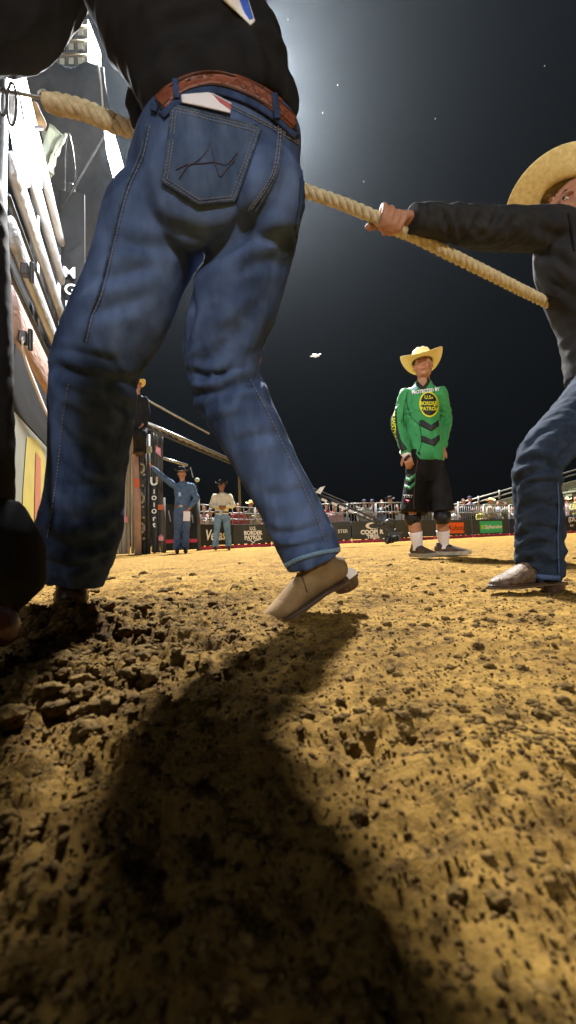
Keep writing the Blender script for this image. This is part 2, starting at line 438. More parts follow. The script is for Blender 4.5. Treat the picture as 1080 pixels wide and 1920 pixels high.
# ================================================================== ground
def ground_h(x, y):
    x = np.asarray(x, float); y = np.asarray(y, float)
    r = np.sqrt(x*x + y*y)
    far = np.clip((r - 2.5)/10, 0, 1)
    h = 0.012*fbm(x*1.3 + 3, y*1.3, o=3)
    rough = np.clip(fbm(x*2.1 + 11, y*2.6 + 4, o=3)*1.3 + 0.45, 0.12, 1)
    left = 1/(1 + np.exp((x + 0.20 - 0.1*np.sin(y*4))*9)) * np.exp(-((y - 0.8)/0.8)**2)
    rough = np.clip(rough + 1.7*left, 0, 2.3)
    h = h + rough*(0.016*(fbm(x*6.5, y*6.5 + 2, o=3)) + 0.010*(0.28 - np.abs(fbm(x*15 + 5, y*15, o=3)))) * (1 - 0.5*far)
    h = h + rough*0.009*(1 - far)*fbm(x*38, y*38 + 7, o=3, g=0.6) + 0.004*(1 - far)*(0.25 - np.abs(noise(x*26, y*26)))
    h = h + 0.0040*(1 - far)*fbm(x*120, y*120, o=2)
    h = h + 0.055*np.exp(-((x + 0.62)/0.26)**2 - ((y - 0.98)/0.24)**2) + 0.025*np.exp(-((x + 0.5)/0.2)**2 - ((y - 0.62)/0.15)**2)
    for (cx, cy, rx, ry, dp, an) in PITS:
        dx, dy = x - cx, y - cy; u = dx*cos(an) + dy*sin(an); v = -dx*sin(an) + dy*cos(an)
        q = np.sqrt((u/rx)**2 + (v/ry)**2)
        h = h - dp*np.exp(-q**2.0) + dp*0.25*np.exp(-((q - 1.7)/0.5)**2)
    near = np.exp(-(x*x + (y - 0.05)**2)/0.035)
    h = h*(1 - 0.75*near) - 0.012*near
    return h
PITS = [(-0.085, 0.66, 0.05, 0.035, 0.028, 0.2), (0.03, 0.615, 0.04, 0.04, 0.018, 0), (0.075, 0.435, 0.060, 0.030, 0.022, 0.1),
        (-0.105, 0.305, 0.03, 0.018, 0.014, 0.3), (0.30, 0.72, 0.09, 0.03, 0.012, 0), (0.0, 1.0, 0.07, 0.05, 0.015, 0.3),
        (0.55, 0.8, 0.08, 0.04, 0.015, 0.2), (-0.3, 0.5, 0.06, 0.03, 0.012, 0.1), (0.45, 1.9, 0.2, 0.08, 0.02, 0),
        (-0.3, 1.6, 0.15, 0.07, 0.02, 0), (0.8, 2.4, 0.3, 0.1, 0.025, 0.1), (-0.9, 2.6, 0.2, 0.1, 0.02, 0)]
def axis(core0, core1, step, lo, hi, g=1.06):
    c = list(np.arange(core0, core1, step)); a = [c[-1]]; st = step
    while a[-1] < hi: st *= g; a.append(a[-1] + st)
    b = [c[0]]; st = step
    while b[-1] > lo: st *= g; b.append(b[-1] - st)
    return np.array(b[:0:-1] + c + a[1:])
xs = axis(-1.1, 1.3, 0.006, -160, 160, 1.055); ys = axis(0.08, 2.0, 0.006, -60, 260, 1.03)
gx, gy = np.meshgrid(xs, ys)
gz = ground_h(gx.ravel(), gy.ravel())
nx, ny = len(xs), len(ys)
ii = (np.arange(ny-1)[:, None]*nx + np.arange(nx-1)[None, :]).ravel()
gf = np.stack([ii, ii+1, ii+nx+1, ii+nx], 1)
def ground_material():
    Mg = bpy.data.materials.new('arena_dirt'); Mg.use_nodes = True; n = Mg.node_tree; b = n.nodes['Principled BSDF']
    b.inputs['Roughness'].default_value = 0.95; b.inputs['Specular IOR Level'].default_value = 0.15
    t = n.nodes.new('ShaderNodeTexCoord')
    def nz(scale, det=6, rg=0.6):
        q = n.nodes.new('ShaderNodeTexNoise'); q.inputs['Scale'].default_value = scale; q.inputs['Detail'].default_value = det
        q.inputs['Roughness'].default_value = rg; link(n, t.outputs['Object'], q.inputs['Vector']); return q
    a = nz(5.5, 10, 0.72); c = n.nodes.new('ShaderNodeValToRGB')
    c.color_ramp.elements[0].position = 0.3; c.color_ramp.elements[0].color = (0.15, 0.080, 0.016, 1)
    c.color_ramp.elements[1].position = 0.7; c.color_ramp.elements[1].color = (0.43, 0.262, 0.060, 1)
    link(n, a.outputs[0], c.inputs[0])
    a2 = nz(34, 8, 0.7); c2 = n.nodes.new('ShaderNodeValToRGB')
    c2.color_ramp.elements[0].position = 0.38; c2.color_ramp.elements[0].color = (0.22, 0.20, 0.17, 1)
    c2.color_ramp.elements[1].position = 0.52; c2.color_ramp.elements[1].color = (1, 1, 1, 1)
    link(n, a2.outputs[0], c2.inputs[0])
    mx = n.nodes.new('ShaderNodeMix'); mx.data_type = 'RGBA'; mx.blend_type = 'MULTIPLY'; mx.inputs[0].default_value = 0.85
    link(n, c.outputs[0], mx.inputs[6]); link(n, c2.outputs[0], mx.inputs[7]); at = n.nodes.new('ShaderNodeAttribute'); at.attribute_name = 'shade_damp'; m3 = n.nodes.new('ShaderNodeMix'); m3.data_type = 'RGBA'; m3.blend_type = 'MULTIPLY'
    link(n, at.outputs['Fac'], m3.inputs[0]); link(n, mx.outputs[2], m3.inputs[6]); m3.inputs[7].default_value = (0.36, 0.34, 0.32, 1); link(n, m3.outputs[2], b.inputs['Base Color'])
    h1 = nz(60, 8, 0.7); h2 = nz(5, 8, 0.65)
    b1 = n.nodes.new('ShaderNodeBump'); b1.inputs['Strength'].default_value = 0.9; b1.inputs['Distance'].default_value = 0.02
    b2 = n.nodes.new('ShaderNodeBump'); b2.inputs['Strength'].default_value = 0.5; b2.inputs['Distance'].default_value = 0.06
    link(n, h2.outputs[0], b2.inputs['Height']); link(n, h1.outputs[0], b1.inputs['Height'])
    link(n, b2.outputs[0], b1.inputs['Normal']); link(n, b1.outputs[0], b.inputs['Normal'])
    return Mg
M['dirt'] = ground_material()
def shade_damp_at(x, y):               # left-side shade painted into the soil colour, plus random moist patches
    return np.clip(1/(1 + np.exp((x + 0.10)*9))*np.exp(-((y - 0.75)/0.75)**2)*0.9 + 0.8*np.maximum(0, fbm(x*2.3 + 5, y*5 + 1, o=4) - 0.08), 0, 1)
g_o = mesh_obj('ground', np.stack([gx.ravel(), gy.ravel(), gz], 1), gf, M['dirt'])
tag(g_o, kind='structure')
_at = g_o.data.attributes.new('shade_damp', 'FLOAT', 'POINT'); _at.data.foreach_set('value', shade_damp_at(gx.ravel(), gy.ravel()).astype(np.float32))
GZ = gz.reshape(ny, nx)
def gh(x, y):                   # height of the ground mesh, looked up on its grid
    i = min(max(int(np.searchsorted(xs, x)) - 1, 0), nx-2); k = min(max(int(np.searchsorted(ys, y)) - 1, 0), ny-2)
    u = (x - xs[i])/(xs[i+1] - xs[i]); v = (y - ys[k])/(ys[k+1] - ys[k])
    return float((GZ[k, i]*(1-u) + GZ[k, i+1]*u)*(1-v) + (GZ[k+1, i]*(1-u) + GZ[k+1, i+1]*u)*v)

# clods of dirt lying on the ground
def ico(sub):
    bm = bmesh.new(); bmesh.ops.create_icosphere(bm, subdivisions=sub, radius=1)
    V = np.array([v.co[:] for v in bm.verts]); Fc = np.array([[v.index for v in f.verts] for f in bm.faces]); bm.free(); return V, Fc
IV1, IF1 = ico(2); IV2, IF2 = ico(4)
M['clod'] = mat('clod', (0.055, 0.034, 0.011), 0.95, (0.15, 0.092, 0.027), 60, 1.0, 180, spec=0.1)
def clod_verts(IV, c, r, k):
    d = 1 + 0.45*noise(IV[:,0]*1.6 + k, IV[:,1]*1.6, IV[:,2]*1.6) + 0.2*noise(IV[:,0]*4 + k, IV[:,1]*4, IV[:,2]*4) + 0.22*noise(IV[:,0]*8 + k, IV[:,1]*8, IV[:,2]*8) + 0.10*noise(IV[:,0]*17 + k, IV[:,1]*17, IV[:,2]*17)
    a = RNG.uniform(0, 6.28); q = IV*d[:, None]*[1.2, 0.9, 0.65]
    return np.stack([q[:,0]*cos(a) - q[:,1]*sin(a), q[:,0]*sin(a) + q[:,1]*cos(a), q[:,2]], 1)*r + c
NC = 90000
cy = 0.12 + RNG.exponential(0.9, NC); cx = RNG.uniform(-0.85, 1.0, NC)*(cy + 0.15)
w = 0.08 + 1.0/(1 + np.exp((cx + 0.24)*10))*np.exp(-((cy-0.8)/0.7)**2) + 1.1*np.maximum(0, noise(cx*3.1 + 2, cy*3.7) - 0.05)
ok = (RNG.uniform(size=NC) < w) & (cy < 5)
cx, cy = cx[ok][:9500], cy[ok][:9500]; NC = len(cx)
cr_ = np.minimum(0.0010*(1 + RNG.pareto(1.45, NC)), 0.0065 + 0.006*(cx < -0.22))*(1 + 0.35*cy); cr_ = np.where(cy < 0.45, np.minimum(cr_, 0.0035), cr_)
shapes = np.stack([IV1*(1 + 0.5*noise(IV1[:,0]*1.6 + k, IV1[:,1]*1.6, IV1[:,2]*1.6) + 0.35*noise(IV1[:,0]*3.7 + k, IV1[:,1]*3.7, IV1[:,2]*3.7))[:, None]*[1.2, 0.9, 0.65] for k in np.arange(40)*.73])
q = shapes[RNG.integers(0, 40, NC)]; an = RNG.uniform(0, 6.28, NC)[:, None]
q = np.stack([q[:,:,0]*np.cos(an) - q[:,:,1]*np.sin(an), q[:,:,0]*np.sin(an) + q[:,:,1]*np.cos(an), q[:,:,2]], 2)*cr_[:, None, None]
cz = np.array([gh(a, b) for a, b in zip(cx, cy)]) + cr_*0.2
q = q + np.stack([cx, cy, cz], 1)[:, None, :]
IV3, IF3 = ico(3)
rough_ = []
for k in range(30):
    a, b, c = IV3.T; o = k*3.7
    d = 1 + 0.5*noise(a*1.3 + o, b*1.3, c*1.3) + 0.34*(0.3 - np.abs(noise(a*2.9 + o, b*2.9, c*2.9))*1.6) + 0.26*noise(a*6 + o, b*6, c*6) + 0.14*noise(a*13 + o, b*13, c*13)
    rough_.append(IV3*d[:, None]*[1.15, 0.9, 0.7])
bigm = cr_ > 0.0042; rough_ = np.stack(rough_)
qb = rough_[RNG.integers(0, 30, int(bigm.sum()))]; ab = RNG.uniform(0, 6.28, len(qb))[:, None]
qb = np.stack([qb[:,:,0]*np.cos(ab) - qb[:,:,1]*np.sin(ab), qb[:,:,0]*np.sin(ab) + qb[:,:,1]*np.cos(ab), qb[:,:,2]], 2)*cr_[bigm][:, None, None] + np.stack([cx, cy, cz], 1)[bigm][:, None, :]
q = q[~bigm]; NC = len(q); print('clods', NC, len(qb))
IV0, IF0 = ico(1); NT = 9000
ty = 0.13 + RNG.exponential(0.55, NT); tx = RNG.uniform(-0.8, 0.9, NT)*(ty + 0.12); tr_ = RNG.uniform(.0006, .0019, NT)*(1 + .7*ty)
tz = np.array([gh(a, b) for a, b in zip(tx, ty)]) + tr_*.3
tq = (IV0[None]*RNG.uniform(.6, 1.3, (NT, len(IV0), 1)))*tr_[:, None, None] + np.stack([tx, ty, tz], 1)[:, None, :]
TV, TF = tq.reshape(-1, 3), (IF0[None] + (np.arange(NT)*len(IV0))[:, None, None] + NC*len(IV1)).reshape(-1, 3)
VV = [q.reshape(-1, 3)]; FF = [(IF1[None] + (np.arange(NC)*len(IV1))[:, None, None]).reshape(-1, 3)]
cl = mesh_obj('dirt_crumbs', np.concatenate(VV + [TV, qb.reshape(-1, 3)]), np.concatenate(FF + [TF, (IF3[None] + (np.arange(len(qb))*len(IV3))[:, None, None] + NC*len(IV1) + NT*len(IV0)).reshape(-1, 3)]), M['clod'], smooth=True)
tag(cl, 'small dark crumbs of loose dirt scattered over the arena ground', 'dirt', kind='stuff')
BIG = [(105, 1262, 0.026), (40, 1300, 0.028), (75, 1190, 0.020), (140, 1345, 0.012), (300, 1195, 0.010), (235, 1225, 0.010), (392, 1318, 0.011),
       (400, 1118, 0.014), (15, 1355, 0.018), (180, 1175, 0.012), (265, 1190, 0.012), (120, 1290, 0.012), (672, 1535, 0.0065), (855, 1680, 0.005), (935, 1690, 0.0055)]
CLODL = ['largest round dark clod between the brown boot toe and the shadow edge', 'big dark clod low at the left picture edge below the boot toe', 'dark clod just right of the crouching person boot toe', 'small clod below the largest round dark clod',
    'clod in the row behind the leg shadow, nearest the lifted boot', 'clod left of the row behind the leg shadow', 'dark clod alone inside the body shadow below the first pit', 'dark clod on the lit dirt between the two cowboy boots',
    'lowest clod at the left picture edge', 'clod right beside the heel of the planted boot', 'clod halfway between planted boot and leg shadow', 'small clod touching the largest round dark clod', 'small clod on the right edge of the big shadow',
    'left one of the two clods at lower right', 'right one of the two clods at lower right']
for k, (px, py, r) in enumerate(BIG):
    p = G(px, py)
    for _ in range(8): p = G(px, py, gh(p.x, p.y))
    V = clod_verts(IV2, [0, 0, 0], r, k*3.1)
    o = mesh_obj('dirt_clod', V, IF2, M['clod'], smooth=True)
    o.location = (p.x, p.y, gh(p.x, p.y) + r*0.3)
    tag(o, CLODL[k], 'clod', group='large clods of dirt')

# ================================================================== people parts
def unit(v): v = Vector(v); v.normalize(); return v
def hat(parent, M_, c, upd, front, s=1.0, curl=1.0, name='hat', brim_w=0.105, crown_h=0.115, band=True):
    """cowboy hat: creased crown, brim rolled up at the sides; c = centre of the head opening"""
    U = unit(upd); Fd = unit(Vector(front) - U*Vector(front).dot(U)); Rr = Fd.cross(U)
    nth = 40; V = []; Fc = []
    prof = [(0.0, 1.0), (0.35, 0.995), (0.62, 0.96), (0.80, 0.86), (0.90, 0.68), (0.95, 0.42), (0.985, 0.18), (1.0, 0.03)]
    rows = []
    for (rr, hh) in prof:
        row = []
        for k in range(nth):
            th = 2*pi*k/nth; ct, st = cos(th), sin(th)
            a, b = 0.098*s, 0.080*s
            f = ct*a*rr; l = st*b*rr*(1 - 0.22*hh*max(ct, 0))
            z = crown_h*s*hh
            z -= 0.028*s*math.exp(-(st*rr/0.22)**2)*hh*(1 if rr < 0.8 else 0.4)          # centre crease
            z -= 0.020*s*math.exp(-((abs(st)*rr - 0.62)/0.2)**2)*hh*max(ct, 0)**1.0       # front pinches
            z += 0.008*s*hh*(-ct)*rr
            V.append((f, l, z)); row.append(len(V)-1)
        rows.append(row)
    nb = 7
    for j in range(1, nb+1):
        t = j/nb; row = []
        for k in range(nth):
            th = 2*pi*k/nth; ct, st = cos(th), sin(th)
            a = (0.098 + brim_w*1.05*t)*s; b = (0.080 + brim_w*t*(1 - 0.22*curl*abs(st)**2))*s
            z = curl*0.078*s*(t**1.7)*abs(st)**2.2 - 0.014*s*t*ct*ct - 0.010*s*t*max(ct, 0)
            V.append((ct*a, st*b, z)); row.append(len(V)-1)
        rows.append(row)
    for r0, r1 in zip(rows[:-1], rows[1:]):
        for k in range(nth):
            k2 = (k+1) % nth; Fc.append((r0[k], r1[k], r1[k2], r0[k2]))
    Fc.append(tuple(rows[0]))
    W3 = [Vector(c) + Fd*v[0] + Rr*v[1] + U*v[2] for v in V]
    o = mesh_obj(name, W3, Fc, M_, parent)
    md = o.modifiers.new('thickness', 'SOLIDIFY'); md.thickness = 0.0045*s; md.offset = 0
    md = o.modifiers.new('smooth', 'SUBSURF'); md.levels = 1; md.render_levels = 1
    if band:
        mb = MB(); Vb = []
        for k in range(nth):
            th = 2*pi*k/nth
            for z in (0.006*s, 0.022*s): Vb.append(Vector(c) + Fd*(cos(th)*0.1005*s) + Rr*(sin(th)*0.0825*s) + U*z)
        Fb = [(2*k, 2*((k+1) % nth), 2*((k+1) % nth)+1, 2*k+1) for k in range(nth)]
        bo = mesh_obj('hat_band', Vb, Fb, M['leather_dark'] if M_ is not M['felt_black'] else M['grey_cloth'], o)
        bo.modifiers.new('thickness', 'SOLIDIFY').thickness = 0.002
    return o

def head_parts(mb, c, upd, face, s=1.0):
    """c = centre of the skull; adds skull, jaw, nose, brow, cheeks, ears, lips"""
    U = unit(upd); Fd = unit(Vector(face) - U*Vector(face).dot(U)); Rr = Fd.cross(U); c = Vector(c)
    q = lambda f, r, u: c + Fd*f*s + Rr*r*s + U*u*s
    mb.ell(q(-0.008, 0, 0.015), (0.096*s, 0.076*s, 0.100*s), Fd, Rr)
    mb.ell(q(0.018, 0, -0.045), (0.070*s, 0.060*s, 0.075*s), Fd, Rr)
    mb.ell(q(0.058, 0, -0.094), (0.026*s, 0.030*s, 0.022*s), Fd, Rr)           # chin
    for r in (-1, 1):
        mb.ell(q(0.052, r*0.035, -0.028), (0.028*s, 0.026*s, 0.026*s), Fd, Rr)  # cheek
        mb.ell(q(0.074, r*0.030, 0.026), (0.014*s, 0.026*s, 0.009*s), Fd, Rr)   # brow
        mb.ell(q(-0.004, r*0.080, -0.010), (0.018*s, 0.008*s, 0.032*s), Fd + Rr*r*-0.3, Rr)  # ear
        mb.ell(q(0.091, r*0.011, -0.036), (0.010*s, 0.008*s, 0.007*s), Fd, Rr)  # nostril
        mb.ell(q(0.0, r*0.048, -0.06), (0.045*s, 0.018*s, 0.04*s), Fd, Rr)      # jaw corner
    mb.tube([q(0.080, 0, 0.018), q(0.092, 0, -0.008), q(0.104, 0, -0.032)], [0.008*s, 0.010*s, 0.013*s], Rr, 10)
    mb.ell(q(0.082, 0, -0.062), (0.014*s, 0.026*s, 0.012*s), Fd, Rr)
def face_bits(parent, c, upd, face, s=1.0):
    U = unit(upd); Fd = unit(Vector(face) - U*Vector(face).dot(U)); Rr = Fd.cross(U); c = Vector(c)
    q = lambda f, r, u: c + Fd*f*s + Rr*r*s + U*u*s
    for r in (-1, 1):
        e = MB().ell(q(0.072, r*0.031, 0.006), (0.010*s, 0.0125*s, 0.0065*s), Fd, Rr).build('eye', M['eye_white'], parent, True)
        MB().ell(q(0.0825, r*0.031, 0.006), (0.0035*s, 0.0062*s, 0.0062*s), Fd, Rr, 10, 6).build('iris', M['iris'], e, True)
        MB().tube([q(0.084, r*0.014, 0.024), q(0.087, r*0.03, 0.030), q(0.078, r*0.048, 0.024)], [0.002*s, 0.0035*s, 0.0015*s], U, 8).build('eyebrow', M['hair'], parent, True)
    MB().tube([q(0.088, -0.023, -0.063), q(0.0965, -0.008, -0.060), q(0.097, 0.008, -0.060), q(0.088, 0.023, -0.063)], [0.002*s, 0.0042*s, 0.0042*s, 0.002*s], U, 8).build('upper_lip', M['lips'], parent, True)
    MB().tube([q(0.087, -0.019, -0.069), q(0.095, 0, -0.0715), q(0.087, 0.019, -0.069)], [0.002*s, 0.0055*s, 0.002*s], U, 8).build('lower_lip', M['lips'], parent, True)
    mb = MB(); mb.ell(q(-0.020, 0, 0.022), (0.092*s, 0.080*s, 0.097*s), Fd, Rr); mb.ell(q(-0.05, 0, -0.03), (0.055*s, 0.072*s, 0.06*s), Fd, Rr)
    mb.build('hair', M['hair'], parent, True)

def hand(mb, wrist, d, nrm, side=1, curl=0.5, s=1.0, spread=0.06):
    """open relaxed hand: d = towards the fingers, nrm = away from the palm (back of the hand), side=+1 thumb on d x nrm"""
    d = unit(d); nrm = unit(Vector(nrm) - d*Vector(nrm).dot(d)); t = d.cross(nrm)*side; w = Vector(wrist)
    mb.tube([w - d*0.03*s, w + d*0.01*s, w + d*0.05*s, w + d*0.088*s], [(0.026*s, 0.019*s), (0.029*s, 0.018*s), (0.041*s, 0.016*s), (0.040*s, 0.013*s)], t, 14)
    for k, (o, L) in enumerate([(0.030, 0.075), (0.011, 0.083), (-0.009, 0.077), (-0.028, 0.06)]):
        p = w + d*(0.082 - abs(k-1)*0.004)*s + t*o*s; pts = [p - d*0.02*s, p]; a = curl*0.35; dd = d + t*(o*1.6*spread/0.06)
        for f in (0.44, 0.31, 0.25):
            a += curl*0.75; v = unit(dd)*cos(a) - nrm*sin(a); p = p + v*L*f*s; pts.append(p)
        mb.tube(pts, [0.0095*s, 0.0098*s, 0.0088*s, 0.008*s, 0.0062*s], t, 10)
    p = w + d*0.022*s + t*0.022*s - nrm*0.004*s; pts = [p]
    for f, mix in ((0.034, 0.75), (0.03, 0.5), (0.024, 0.3)):
        p = p + (t*mix + d*(1.05 - mix*0.6) - nrm*0.35*curl*1.5).normalized()*f*s; pts.append(p)
    mb.tube(pts, [0.016*s, 0.0125*s, 0.0105*s, 0.0075*s], nrm, 10)
def grip(mb, c, axis_, rr, start, sweep, wrist, s=1.0, flip=1):
    """hand closed round a bar or rope: axis_ = along the rope towards the index finger, start = unit vector
    from the rope axis to the knuckles, fingers sweep sweep radians round it"""
    A = unit(axis_); s0 = unit(Vector(start) - A*Vector(start).dot(A)); s1 = A.cross(s0)*flip; c = Vector(c); w = Vector(wrist)
    kn = []
    for k in range(4):
        fr = (0.0092, 0.0096, 0.0091, 0.0080)[k]*s; o = (0.036, 0.0125, -0.0115, -0.034)[k]*s; L = (0.98, 1.06, 1.0, 0.86)[k]
        R0 = rr + fr*1.05; pts = []
        k0 = c + A*o + s0*(R0 + 0.012*s) - s1*0.012*s; kn.append(k0)
        pts.append(w*0.35 + k0*0.65); pts.append(k0)
        for j in range(1, 7):
            an = sweep*L*j/6; rad = R0 + 0.012*s*max(0, 1 - j/2.5)
            pts.append(c + A*(o*(1 - 0.06*j)) + s0*(rad*cos(an)) + s1*(rad*sin(an)))
        mb.tube(pts, [0.011*s, fr*1.15, fr*1.1, fr, fr*1.06, fr*0.96, fr*0.95, fr*0.78], A, 10)
        mb.tube([w, w*0.5 + k0*0.5, k0], [(0.020*s, 0.016*s), (0.017*s, 0.013*s), (0.013*s, 0.010*s)], A, 10)
    pc = (w + kn[1])/2 - s0*0.004*s
    mb.ell(pc, (0.034*s, 0.028*s, 0.012*s), unit(kn[1] - w), A)
    t0 = w*0.7 + kn[0]*0.3 - s1*0.012*s; R1 = rr + 0.011*s; pts = [w*0.9 + kn[0]*0.1 - s1*0.006*s, t0]
    for j in range(1, 5):
        an = -0.5 - 1.7*j/4; pts.append(c + A*(0.020 + 0.010*j)*s + s0*(R1*cos(an)) + s1*(R1*sin(an)))
    mb.tube(pts, [0.016*s, 0.016*s, 0.0125*s, 0.0115*s, 0.0105*s, 0.008*s], A, 10)

def boot(parent, M_, ankle, toe_dir, s=1.0, pointed=True, name='boot', upd=(0, 0, 1), shaft=0.10, ball_drop=0.0, sole_m=None, heel=True):
    """cowboy boot; ankle joint about 0.10 above the sole"""
    U = unit(upd); D = unit(Vector(toe_dir) - U*Vector(toe_dir).dot(U)); T = D.cross(U); a = Vector(ankle)
    q = lambda f, u, r=0: a + D*f*s + U*u*s + T*r*s
    mb = MB()
    mb.tube([q(-0.005, shaft), q(-0.005, 0.04), q(0.0, 0.0), q(0.0, -0.035)], [(0.052*s, 0.058*s), (0.045*s, 0.05*s), (0.038*s, 0.05*s), (0.034*s, 0.05*s)], T, 16)
    tip = 0.016 if pointed else 0.03
    pts, rr = spline([q(-0.070, -0.055), q(-0.045, -0.05), q(0.01, -0.042), (q(0.07, -0.052)), q(0.13, -0.066), q(0.175, -0.073), q(0.205 if pointed else 0.19, -0.078)],
                     [(0.024*s, 0.024*s), (0.036*s, 0.038*s), (0.037*s, 0.046*s), (0.043*s, 0.036*s), (0.045*s, 0.025*s), (0.032*s, 0.019*s), (tip*0.6*s, 0.012*s)], 3)
    mb.tube(pts, rr, T, 16)
    V, Fc, Nn = fuse(mb, 0.006*s, 5)
    up_ = (V - np.array(a)) @ np.array(U)
    w = np.exp(-((up_ - 0.01*s)/(0.03*s))**2)
    V = V + Nn*(w*0.0025*noise(V[:,0]*60, V[:,1]*60, V[:,2]*120))[:, None]
    o = mesh_obj(name, V, Fc, M_, parent)
    wl = MB(); wl.tube([q(f, -0.080, r) for f, r in [(-0.04, 0.038), (0.02, 0.035), (0.08, 0.045), (0.13, 0.047), (0.18, 0.034), (0.212, 0.0), (0.18, -0.034), (0.13, -0.047), (0.08, -0.045), (0.02, -0.035), (-0.04, -0.038)]], 0.0035*s, U, 8); wl.build('welt', M['leather_dark'], o, True)
    pl_ = MB(); pl_.tube([q(0.035, 0.02, 0), q(0.055, -0.01, 0.022), q(0.065, -0.045, 0.043)], 0.0016*s, T, 6); pl_.tube([q(0.035, 0.02, 0), q(0.055, -0.01, -0.022), q(0.065, -0.045, -0.043)], 0.0016*s, T, 6); pl_.build('vamp_seam', M['leather_dark'], o, True)
    so = MB()
    out = [(-0.092, 0.0), (-0.085, 0.026), (-0.04, 0.036), (0.02, 0.030), (0.08, 0.042), (0.13, 0.046), (0.175, 0.034), (0.215, 0.010), (0.215, -0.010), (0.175, -0.034), (0.13, -0.046), (0.08, -0.042), (0.02, -0.030), (-0.04, -0.036), (-0.085, -0.026)]
    n = len(out)
    so.add([q(f, -0.083, r) for f, r in out] + [q(f, -0.091, r) for f, r in out], [tuple(range(n)), tuple(range(2*n-1, n-1, -1))] + [(k, k+n, (k+1) % n + n, (k+1) % n) for k in range(n)])
    so.build('sole', sole_m or M['sole'], o)
    if heel:
        h = MB(); h.tube([q(-0.05, -0.0835), q(-0.048, -0.118)], [(0.034*s, 0.042*s), (0.030*s, 0.036*s)], T, 16); h.build('heel', M['leather_dark'], o)
    return o

